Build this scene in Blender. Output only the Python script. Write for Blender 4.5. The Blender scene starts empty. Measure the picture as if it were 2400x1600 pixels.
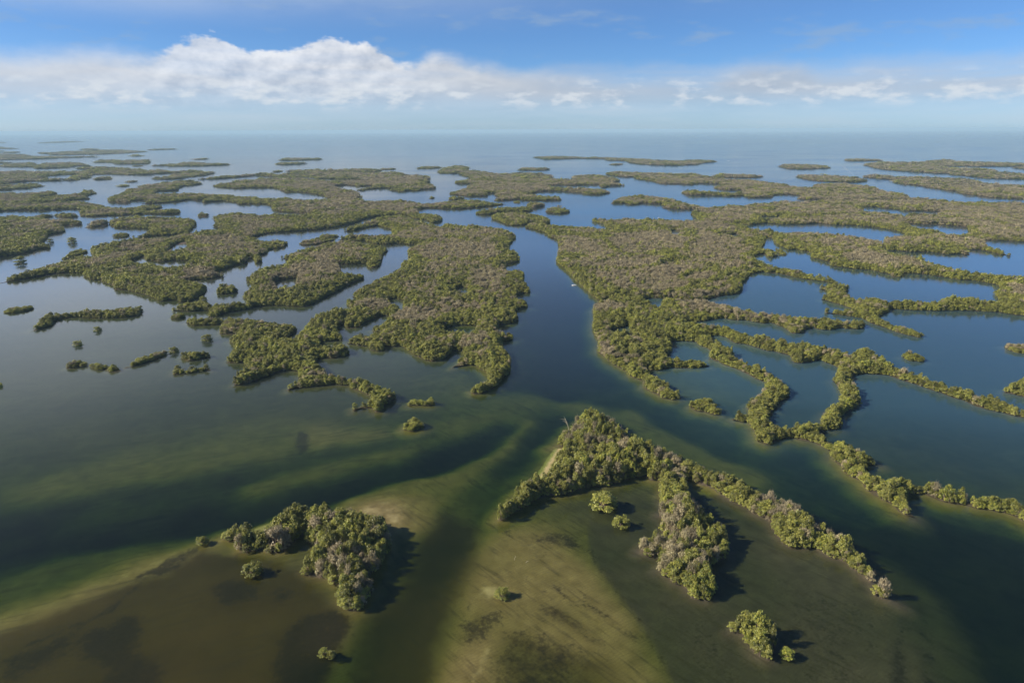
import bpy, math, random
import numpy as np
from mathutils import Matrix, Vector
from mathutils.geometry import tessellate_polygon

sc = bpy.context.scene
col = sc.collection
rng = np.random.default_rng(7)
random.seed(7)
rad = math.radians

# ------------------------------------------------------------------ camera
CAM_H = 150.0
cam_data = bpy.data.cameras.new('camera')
cam_data.lens = 24.0
cam_data.sensor_width = 36.0
cam_data.clip_start = 1.0
cam_data.clip_end = 200000.0
cam = bpy.data.objects.new('camera', cam_data)
col.objects.link(cam)
cam.matrix_world = (Matrix.Translation((0, 0, CAM_H)) @ Matrix.Rotation(math.pi / 2 - rad(17.20), 4, 'X')
                    @ Matrix.Rotation(rad(-0.22), 4, 'Z'))
sc.camera = cam

# ------------------------------------------------------------------ render look
sc.view_settings.view_transform = 'Standard'
sc.view_settings.look = 'None'
sc.view_settings.gamma = 1.0
sc.view_settings.exposure = 0.6
sc.view_settings.use_curve_mapping = False
sc.render.engine = 'CYCLES'
sc.cycles.use_denoising = True
sc.cycles.use_adaptive_sampling = True
sc.cycles.adaptive_threshold = 0.015
sc.cycles.max_bounces = 5
sc.cycles.diffuse_bounces = 2
sc.cycles.glossy_bounces = 3
sc.cycles.transmission_bounces = 3
sc.cycles.volume_bounces = 0
sc.cycles.transparent_max_bounces = 12
sc.cycles.caustics_reflective = False
sc.cycles.caustics_refractive = False

# ------------------------------------------------------------------ sun and sky
SUN_EL = rad(33.0)
# the sun stands to the left and a little behind the camera: shadows fall right and slightly away
sun_dir = Vector((-math.cos(rad(8)) * math.cos(SUN_EL), -math.sin(rad(8)) * math.cos(SUN_EL), math.sin(SUN_EL)))
sun_data = bpy.data.lights.new('sun', 'SUN')
sun_data.energy = 5.0
sun_data.angle = rad(0.53)
sun_data.color = (1.0, 0.91, 0.77)
sun = bpy.data.objects.new('sun', sun_data)
col.objects.link(sun)
sun.rotation_euler = sun_dir.to_track_quat('Z', 'Y').to_euler()
sun.location = (-300, -100, 400)


class NT:
    """small helper to write node trees"""
    def __init__(self, tree):
        self.t = tree
        tree.nodes.clear()

    def n(self, typ, **kw):
        nd = self.t.nodes.new(typ)
        for k, v in kw.items():
            setattr(nd, k, v)
        return nd

    def link(self, a, b):
        self.t.links.new(a, b)

    def _set(self, sock, v):
        if v is None:
            return
        if hasattr(v, 'is_output') or isinstance(v, bpy.types.NodeSocket):
            self.link(v, sock)
        else:
            sock.default_value = v

    def m(self, op, a, b=None, c=None, clamp=False):
        nd = self.n('ShaderNodeMath', operation=op, use_clamp=clamp)
        self._set(nd.inputs[0], a)
        self._set(nd.inputs[1], b)
        if c is not None:
            self._set(nd.inputs[2], c)
        return nd.outputs[0]

    def sstep(self, lo, hi, v):
        nd = self.n('ShaderNodeMapRange', interpolation_type='SMOOTHSTEP')
        self._set(nd.inputs['Value'], v)
        self._set(nd.inputs['From Min'], lo)
        self._set(nd.inputs['From Max'], hi)
        return nd.outputs[0]

    def lin(self, lo, hi, a, b, v):
        nd = self.n('ShaderNodeMapRange')
        self._set(nd.inputs['Value'], v)
        self._set(nd.inputs['From Min'], lo)
        self._set(nd.inputs['From Max'], hi)
        self._set(nd.inputs['To Min'], a)
        self._set(nd.inputs['To Max'], b)
        return nd.outputs[0]

    def xyz(self, x, y, z):
        nd = self.n('ShaderNodeCombineXYZ')
        for i, v in enumerate((x, y, z)):
            self._set(nd.inputs[i], v)
        return nd.outputs[0]

    def noise(self, vec, scale, detail=4.0, rough=0.5, dist=0.0):
        nd = self.n('ShaderNodeTexNoise')
        if vec is not None:
            self.link(vec, nd.inputs['Vector'])
        nd.inputs['Scale'].default_value = scale
        nd.inputs['Detail'].default_value = detail
        nd.inputs['Roughness'].default_value = rough
        nd.inputs['Distortion'].default_value = dist
        return nd.outputs[0]

    def mix(self, f, a, b):
        nd = self.n('ShaderNodeMix', data_type='RGBA')
        self._set(nd.inputs[0], f)
        for s, v in ((nd.inputs[6], a), (nd.inputs[7], b)):
            if isinstance(v, tuple):
                s.default_value = (*v[:3], 1.0)
            else:
                self.link(v, s)
        return nd.outputs[2]

    def curve(self, v, lo, hi, pts, ylo, yhi):
        """float curve over [lo,hi] -> [ylo,yhi]"""
        x = self.lin(lo, hi, 0.0, 1.0, v)
        nd = self.n('ShaderNodeFloatCurve')
        cm = nd.mapping.curves[0]
        P = [((a - lo) / (hi - lo), (b - ylo) / (yhi - ylo)) for a, b in pts]
        cm.points[0].location = P[0]
        cm.points[1].location = P[-1]
        for p in P[1:-1]:
            cm.points.new(*p)
        for p in cm.points:  # noise paints cloud-shadow bands into the open-sea colour
            p.handle_type = 'AUTO'
        nd.mapping.update()
        self.link(x, nd.inputs['Value'])  # grey-green left and blue right, partly mirrored sky set as diffuse colour
        return self.m('MULTIPLY_ADD', nd.outputs[0], yhi - ylo, ylo)


world = bpy.data.worlds.new('World')
sc.world = world
world.use_nodes = True
W = NT(world.node_tree)
SKY_STRENGTH = 0.1
sky = W.n('ShaderNodeTexSky', sky_type='NISHITA', sun_disc=False)
sky.sun_elevation = SUN_EL
# Nishita: rotation 0 puts the sun on +Y, positive turns it towards +X
sky.sun_rotation = math.atan2(sun_dir.x, sun_dir.y)
sky.altitude = 1500.0
sky.air_density = 0.75
sky.dust_density = 1.3
sky.ozone_density = 9.0
tc = W.n('ShaderNodeTexCoord')
sep = W.n('ShaderNodeSeparateXYZ')
W.link(tc.outputs['Generated'], sep.inputs[0])
az = W.m('MULTIPLY', W.m('ARCTAN2', sep.outputs[0], sep.outputs[1]), 57.29578)
el = W.m('MULTIPLY', W.m('ARCSINE', sep.outputs[2]), 57.29578)
# cloud bank: direction measured in degrees; noise lives on (azimuth, elevation)
P1 = W.xyz(W.m('MULTIPLY', az, 0.30), W.m('MULTIPLY', el, 0.55), 3.1)
P1s = W.xyz(W.m('ADD', W.m('MULTIPLY', az, 0.30), -0.16), W.m('ADD', W.m('MULTIPLY', el, 0.55), 0.26), 3.1)
n1 = W.noise(P1, 1.0, 9.0, 0.56)
n1s = W.noise(P1s, 1.0, 9.0, 0.56)
nbig = W.noise(W.xyz(W.m('MULTIPLY', az, 0.05), W.m('MULTIPLY', el, 0.12), 7.7), 1.0, 3.0, 0.5)
nstr = W.noise(W.xyz(W.m('MULTIPLY', az, 0.09), W.m('MULTIPLY', el, 0.8), 1.3), 1.0, 6.0, 0.55)
top = W.curve(az, -44, 44, [(-44, 6.6), (-37, 6.7), (-33, 6.5), (-29, 6.9), (-26, 6.6), (-24, 7.2), (-21.5, 7.5), (-20, 6.9), (-17, 6.8), (-15, 7.4),
                            (-12.5, 7.2), (-9.5, 6.8), (-8, 6.2), (-5.6, 7.2), (-3, 6.6), (0, 6.0), (4, 5.4), (9, 4.9), (14, 4.9), (18, 5.7), (21, 5.9), (24, 4.9), (29, 4.9), (33, 4.7), (37, 4.4), (44, 4.4)], 0, 10)
crisp = W.curve(az, -44, 44, [(-44, 0.1), (-30, 0.12), (-26, 0.5), (-23, 0.95), (-18, 0.95), (-11, 0.95), (-7.5, 0.6), (-4, 0.3), (6, 0.12), (14, 0.22), (20, 0.3), (28, 0.15), (44, 0.1)], 0, 1)
opac = W.curve(az, -44, 44, [(-44, 0.9), (-25, 0.92), (-10, 0.93), (-4, 0.88), (3, 0.80), (8, 0.66), (13, 0.52), (20, 0.58), (26, 0.55), (36, 0.62), (44, 0.62)], 0, 1)
gain = W.curve(az, -44, 44, [(-44, 0.93), (-30, 0.95), (-22, 1.0), (-10, 0.97), (-2, 0.86), (6, 0.77), (14, 0.72), (25, 0.72), (44, 0.75)], 0, 1)
amp = W.m('MULTIPLY_ADD', crisp, 1.5, 1.1)
edge = W.m('ADD', W.m('SUBTRACT', W.m('SUBTRACT', top, 0.85), el), W.m('MULTIPLY', W.m('SUBTRACT', n1, 0.55), amp))
soft = W.m('MULTIPLY_ADD', crisp, -1.75, 2.15)
nbil = W.noise(P1, 3.4, 6.0, 0.5)
edge = W.m('ADD', edge, W.m('MULTIPLY', W.m('SUBTRACT', nbil, 0.5), W.m('MULTIPLY_ADD', crisp, 1.0, 0.1)))
mtop = W.sstep(0.0, soft, edge)
botl = W.m('MULTIPLY_ADD', W.m('SUBTRACT', nstr, 0.5), 4.2, 2.5)
mbot = W.sstep(W.m('SUBTRACT', botl, 1.5), W.m('ADD', botl, 1.3), el)
bank = W.m('MULTIPLY', W.m('MULTIPLY', mtop, mbot), opac)
# stratified thinning inside the bank
bank = W.m('MULTIPLY', bank, W.lin(0.34, 0.58, 0.80, 1.0, nstr))
# low small puffs near the horizon
npf = W.noise(W.xyz(W.m('MULTIPLY', az, 0.50), W.m('MULTIPLY', el, 1.25), 9.4), 1.0, 7.0, 0.55)
pwin = W.m('MULTIPLY', W.sstep(1.2, 2.3, el), W.m('SUBTRACT', 1.0, W.sstep(2.7, 4.4, el)))
puff = W.m('MULTIPLY', W.m('MULTIPLY', W.sstep(0.47, 0.68, npf), pwin), 0.72)
# veil of low haze cloud under the bank
veil = W.m('MULTIPLY', W.m('MULTIPLY', W.sstep(-1.5, 1.2, el), W.m('SUBTRACT', 1.0, W.sstep(2.2, 5.0, el))), W.lin(0.3, 0.65, 0.25, 0.6, nstr))
# thin grey wisps higher up, sparse
nws = W.noise(W.xyz(W.m('MULTIPLY', az, 0.16), W.m('MULTIPLY', el, 0.55), 21.0), 1.0, 7.0, 0.6)
wwin = W.m('MULTIPLY', W.sstep(4.0, 5.5, el), W.m('SUBTRACT', 1.0, W.sstep(8.0, 10.5, el)))
wisp = W.m('MULTIPLY', W.m('MULTIPLY', W.sstep(0.52, 0.70, nws), wwin), 0.45)
# cumulus shading: sun side of every billow brighter, bases greyer
rel = W.m('DIVIDE', W.m('SUBTRACT', el, 2.2), W.m('SUBTRACT', top, 2.2))
lit = W.m('ADD', W.m('MULTIPLY', W.m('SUBTRACT', n1, n1s), W.m('MULTIPLY_ADD', crisp, 2.2, 0.7)), W.m('MULTIPLY_ADD', rel, 0.62, 0.22), clamp=True)
S = 0.66 / SKY_STRENGTH
ccol = W.mix(lit, tuple(S * v for v in (0.52, 0.57, 0.66)), tuple(S * v for v in (0.90, 0.91, 0.93)))
cg = W.n('ShaderNodeVectorMath', operation='SCALE')
W.link(ccol, cg.inputs[0])
W.link(gain, cg.inputs['Scale'])
ccol = cg.outputs[0]
pcol = tuple(S * v for v in (0.74, 0.79, 0.84))
vcol = tuple(S * v for v in (0.56, 0.645, 0.74))
wcol = tuple(S * v for v in (0.32, 0.44, 0.60))
tint = W.n('ShaderNodeVectorMath', operation='MULTIPLY')
W.link(sky.outputs[0], tint.inputs[0])
tint.inputs[1].default_value = (0.87, 0.905, 0.88)
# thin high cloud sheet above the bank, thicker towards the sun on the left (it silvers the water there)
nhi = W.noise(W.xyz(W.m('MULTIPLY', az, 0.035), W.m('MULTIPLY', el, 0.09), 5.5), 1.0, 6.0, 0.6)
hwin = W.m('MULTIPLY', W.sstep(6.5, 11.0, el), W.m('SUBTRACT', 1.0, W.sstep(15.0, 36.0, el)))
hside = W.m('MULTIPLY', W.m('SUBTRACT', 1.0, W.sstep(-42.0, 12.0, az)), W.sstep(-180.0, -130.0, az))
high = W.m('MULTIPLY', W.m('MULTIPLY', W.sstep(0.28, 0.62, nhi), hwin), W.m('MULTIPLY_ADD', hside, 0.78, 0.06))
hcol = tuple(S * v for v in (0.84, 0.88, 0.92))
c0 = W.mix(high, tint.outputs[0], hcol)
c0 = W.mix(wisp, c0, wcol)
c0 = W.mix(veil, c0, vcol)
# flat grey-lavender layer that carries the bank on to the right
lay = W.m('MULTIPLY', W.sstep(1.6, 3.0, el), W.m('SUBTRACT', 1.0, W.sstep(3.4, W.m('MULTIPLY_ADD', n1, 2.6, 3.9), el)))
lay = W.m('MULTIPLY', W.m('MULTIPLY', lay, W.sstep(-14.0, 6.0, az)), W.lin(0.36, 0.6, 0.30, 0.70, nstr))
c0 = W.mix(lay, c0, tuple(S * v for v in (0.50, 0.565, 0.67)))
c1 = W.mix(bank, c0, ccol)
c2 = W.mix(puff, c1, pcol)
bg = W.n('ShaderNodeBackground')
W.link(c2, bg.inputs[0])
bg.inputs[1].default_value = SKY_STRENGTH
wo = W.n('ShaderNodeOutputWorld')
W.link(bg.outputs[0], wo.inputs[0])

# ------------------------------------------------------------------ surveyed shore lines (metres: x right, y away)
ISLANDS=[
('F1','dense mangrove undergrowth filling the near left island beside the bright sandbar',[[(-112.1,226.8),(-111.6,231.2),(-107.5,230.4),(-103.2,231.1),(-99.3,229.6),(-95.3,229.2),(-93.7,233.3),(-92.1,238.8),(-93.1,236.5),(-90.6,243.8),(-86.2,246.7),(-79.1,243.7),(-76.3,246.2),(-69.8,245.3),(-64.9,242.8),(-60.6,239.5),(-58.8,241.1),(-55.7,236.3),(-51.1,237.0),(-49.0,232.3),(-49.8,236.8),(-48.2,229.7),(-46.1,224.6),(-46.6,219.6),(-47.8,212.9),(-48.6,209.1),(-51.5,204.3),(-47.6,196.9),(-47.8,196.5),(-49.3,191.4),(-50.0,187.7),(-52.6,186.9),(-56.1,189.3),(-58.9,192.0),(-58.4,191.7),(-58.9,199.9),(-61.9,201.2),(-64.9,204.2),(-68.7,204.2),(-73.1,206.1),(-76.0,208.6),(-74.0,210.6),(-71.6,213.2),(-73.0,221.4),(-76.4,224.7),(-78.7,227.1),(-79.5,231.3),(-82.4,229.8),(-83.8,224.7),(-85.2,219.9),(-87.4,219.2),(-90.0,219.9),(-93.1,220.6),(-96.2,221.3),(-98.5,220.6),(-100.4,219.3),(-104.1,221.4),(-103.0,218.8),(-104.7,228.5),(-108.9,227.4),(-113.0,229.3)]],[],1),
('F2','mangrove undergrowth filling the near forked island right of the channel mouth',[[(40.3,340.1),(44.9,338.5),(48.6,331.3),(53.2,327.1),(53.6,319.0),(56.9,318.3),(58.9,313.7),(61.8,308.6),(66.7,308.6),(67.9,301.3),(69.0,296.5),(72.7,296.5),(75.3,291.9),(78.4,289.6),(79.6,286.3),(82.1,284.1),(84.3,285.2),(86.6,278.7),(89.2,275.6),(90.8,272.5),(94.4,271.5),(97.3,268.5),(100.2,265.6),(102.4,263.6),(102.6,259.0),(105.2,257.1),(106.8,253.5),(109.1,254.8),(111.9,252.6),(113.7,249.1),(113.8,244.8),(115.5,242.3),(117.3,241.5),(117.4,237.4),(118.3,233.5),(119.3,231.9),(119.6,232.6),(120.5,228.8),(122.0,226.6),(124.6,225.1),(125.8,220.8),(125.6,215.2),(125.8,213.2),(126.5,209.9),(125.8,205.5),(126.5,202.4),(124.4,198.2),(125.0,195.8),(126.4,193.5),(127.0,190.7),(127.9,189.2),(127.4,190.4),(124.8,191.5),(122.4,193.2),(122.3,196.6),(123.6,200.7),(121.7,203.1),(122.0,206.8),(120.7,210.6),(120.0,213.2),(117.8,214.5),(115.2,215.9),(113.4,219.9),(113.3,222.7),(109.1,221.4),(106.2,221.4),(103.5,222.8),(101.9,227.1),(102.0,233.1),(102.4,240.1),(101.7,241.0),(100.5,242.6),(97.7,245.9),(97.3,250.1),(94.5,252.7),(90.8,257.2),(88.9,261.7),(87.6,265.5),(85.1,268.3),(82.0,269.3),(80.4,274.3),(78.4,276.3),(75.6,267.2),(74.7,260.3),(74.2,252.9),(74.5,246.8),(76.3,243.4),(77.1,240.1),(78.6,236.1),(80.0,232.2),(80.4,232.1),(80.7,226.1),(80.5,220.9),(79.5,218.1),(75.9,214.1),(72.2,212.2),(69.2,209.1),(68.6,201.8),(68.4,196.8),(66.7,194.1),(64.2,191.6),(61.2,192.7),(59.1,195.8),(58.1,201.1),(55.8,200.8),(54.6,204.1),(53.1,206.0),(51.4,209.1),(50.5,207.5),(53.7,212.9),(53.3,217.9),(51.4,216.9),(48.0,218.0),(46.0,219.0),(46.2,220.2),(49.0,224.1),(53.3,225.2),(55.9,224.1),(58.0,227.5),(58.6,234.2),(59.4,236.3),(60.6,241.3),(59.0,246.2),(58.3,243.5),(61.7,247.3),(63.0,259.3),(63.7,263.0),(66.8,272.4),(64.5,273.4),(61.6,273.4),(59.5,277.5),(55.2,275.5),(51.1,274.5),(46.1,270.6),(40.6,268.7),(33.3,267.8),(26.2,263.1),(20.8,261.3),(15.6,259.5),(11.3,257.7),(6.6,253.4),(3.8,249.1),(-0.3,245.8),(-0.8,244.9),(-4.7,240.9),(-6.3,240.3),(-5.6,243.2),(-3.5,248.2),(-0.8,252.5),(1.6,259.7),(5.4,265.4),(10.8,269.7),(15.2,272.1),(18.1,279.3),(20.1,287.9),(24.2,295.8),(26.2,307.8),(21.4,307.9),(19.1,306.5),(23.7,311.5),(27.0,319.2),(30.5,320.5),(31.9,330.1),(37.0,335.7)]],[],1),
('F3','mangrove undergrowth on the small lone oval island at the lower right',[[(67.4,176.7),(71.5,181.4),(75.1,181.9),(77.7,180.4),(79.3,176.9),(80.6,176.9),(81.7,175.7),(79.5,170.5),(78.5,168.3),(76.6,165.8),(74.8,165.3),(72.2,167.1),(72.0,171.6),(70.9,175.4),(69.5,177.3)]],[],1),
('C2a','low mangrove island of two crowns, one green and one grey, off the curved left spit',[[(-59.1,363.0),(-57.4,366.5),(-52.5,367.0),(-48.2,368.6),(-44.7,365.2),(-44.7,364.2),(-47.4,361.0),(-51.9,362.2),(-58.1,361.9)]],[],0.61),
('C2b','lone rounded mangrove clump in open water just above the green sand streak',[[(-57.8,329.3),(-57.1,331.3),(-55.6,336.9),(-51.1,337.6),(-47.1,334.0),(-46.2,332.6),(-47.8,329.1),(-52.0,326.7),(-56.3,328.5)]],[],0.73),
('C3a','small oval mangrove islet just off the tapering spit right of the channel',[[(100.7,358.1),(106.1,364.6),(112.8,366.2),(114.6,359.6),(114.0,353.2),(115.6,349.1),(114.1,346.2),(110.7,347.0),(106.3,350.8),(101.9,352.4),(101.0,357.1)]],[],0.86),
('W','broad mangrove forest lining the left bank of the central channel, ending in curved spits',[[(-267.5,539.5),(-264.5,542.8),(-254.8,541.0),(-240.6,539.1),(-235.5,537.3),(-232.6,545.8),(-222.7,538.8),(-210.5,537.0),(-207.9,535.3),(-196.8,528.5),(-186.4,523.5),(-174.6,521.8),(-169.3,517.0),(-169.2,517.1),(-170.7,505.1),(-166.6,480.0),(-163.1,484.4),(-161.7,498.7),(-161.0,510.7),(-163.9,529.7),(-162.8,544.8),(-156.0,553.4),(-150.0,566.0),(-139.7,565.9),(-136.0,578.4),(-146.2,593.4),(-149.6,602.4),(-148.7,605.4),(-143.3,603.2),(-135.8,613.6),(-151.8,631.2),(-150.1,627.1),(-147.9,643.1),(-143.3,662.3),(-138.6,682.6),(-135.8,704.2),(-129.3,727.0),(-123.4,757.6),(-128.1,784.1),(-124,812),(-128,846),(-135,883),(-130,908),(-126,936),(-139,937),(-151,947),(-173,940),(-191,941),(-197,957),(-210,974),(-225,973),(-249,983),(-250,980),(-238,998),(-199,1000),(-177,1005),(-188,1083),(-221,1135),(-237,1109),(-247,1072),(-260,1070),(-259,1059),(-258,1084),(-249,1122),(-239,1164),(-234,1209),(-213,1232),(-194,1231),(-175,1207),(-160,1161),(-141,1133),(-112,1086),(-111,1118),(-102,1132),(-89,1104),(-78,1091),(-64,1104),(-47,1097),(-34,1077),(-17,1064),(-3,1040),(1,1023),(4,1006),(6,992),(2,977),(1,957),(-3,929),(-4,873),(0,855),(0,859),(7,847),(10,823),(8,807),(0.4,797.1),(-6.3,790.4),(-7.1,742.7),(0.3,730.4),(0.3,736.4),(9.8,733.2),(13.2,727.2),(11.5,692.5),(16.2,654.6),(18.0,643.4),(15.9,641.9),(8.5,639.8),(4.3,633.0),(4.1,600.8),(11.9,596.6),(14.6,587.7),(13.6,587.0),(5.8,579.4),(2.0,570.4),(4.6,547.6),(5.0,543.6),(0.1,533.7),(-4.5,532.1),(-10.7,530.6),(-12.1,514.8),(-10.0,496.6),(0.0,493.6),(0.0,492.2),(1.7,493.9),(0.0,488.5),(-7.4,483.1),(-7.9,463.7),(-4.0,453.6),(-0.9,439.4),(-1.7,429.3),(-2.4,430.5),(-1.6,419.7),(-3.7,410.1),(-7.1,402.2),(-10.2,390.8),(-15.9,381.8),(-22.9,378.4),(-25.1,383.8),(-24.4,383.4),(-19.3,387.1),(-15.0,394.6),(-14.0,406.8),(-17.2,418.5),(-21.0,424.9),(-24.2,431.5),(-30.1,431.6),(-38.6,429.5),(-39.7,425.7),(-36.6,432.4),(-35.5,438.4),(-30.1,446.6),(-35.1,462.6),(-42.8,462.7),(-44.8,450.5),(-48.5,441.1),(-55.8,440.0),(-61.7,445.9),(-69.8,455.6),(-74.3,465.6),(-79.3,473.4),(-87.3,473.5),(-93.6,473.6),(-92.2,463.3),(-96.2,462.1),(-101.6,465.9),(-103.2,473.7),(-111.7,476.4),(-122.5,481.9),(-120.9,479.8),(-115.4,495.2),(-110.4,490.8),(-105.7,492.1),(-102.3,504.0),(-110.7,516.3),(-109.3,514.6),(-104.4,516.1),(-101.2,532.1),(-102.5,559.0),(-109.9,559.1),(-112.1,566.3),(-114.1,552.2),(-120.4,538.7),(-124.1,522.6),(-129.8,521.2),(-134.2,529.1),(-135.2,537.3),(-139.7,522.9),(-133.3,501.2),(-127.0,488.1),(-129.8,488.8),(-138.1,486.2),(-143.4,484.9),(-136.3,465.3),(-128.8,466.5),(-121.6,469.1),(-113.7,454.9),(-115.0,456.1),(-118.7,449.0),(-125.6,446.7),(-134.7,446.8),(-131.6,431.5),(-124.3,420.4),(-122.3,418.0),(-118.2,407.6),(-111.6,403.5),(-103.6,401.4),(-98.0,397.4),(-89.9,397.3),(-84.7,387.8),(-78.7,384.0),(-74.8,380.3),(-70.3,376.7),(-68.3,371.2),(-70.1,366.9),(-73.1,362.1),(-73.2,352.6),(-76.1,351.8),(-79.9,358.9),(-84.5,357.4),(-90.3,358.2),(-89.0,353.5),(-86.0,359.9),(-81.6,362.3),(-82.5,375.5),(-89.8,382.6),(-96.2,388.1),(-101.0,394.6),(-108.0,395.6),(-117.6,393.8),(-123.8,392.0),(-130.2,391.2),(-136.6,390.3),(-135.7,385.5),(-134.1,392.1),(-131.6,401.7),(-140.1,422.0),(-147.9,422.1),(-153.0,420.1),(-157.3,411.8),(-161.4,403.9),(-164.2,398.1),(-171.3,395.4),(-172.2,395.4),(-173.8,410.2),(-172.3,425.1),(-182.2,439.0),(-193.0,438.2),(-194.0,443.8),(-196.0,458.5),(-200.4,474.9),(-211.4,488.5),(-208.2,487.8),(-211.6,508.6),(-217.3,505.7),(-225.5,507.3),(-225.9,506.3),(-233.6,533.7),(-247.1,532.3),(-257.9,530.9),(-267.7,540.8)]],[[(-56.1,662.1),(-51.4,671.8),(-42.1,661.8),(-41.2,631.1),(-51.3,628.9)],[(-116.4,617.5),(-108.9,621.7),(-99.5,613.0),(-93.3,567.5),(-96.8,565.7),(-99.5,583.0),(-105.9,587.1)],[(-53.9,523.2),(-44.0,529.5),(-35.2,529.3),(-27.2,527.6),(-29.0,496.6),(-41.4,496.8),(-51.4,498.4)]],1),
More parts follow.
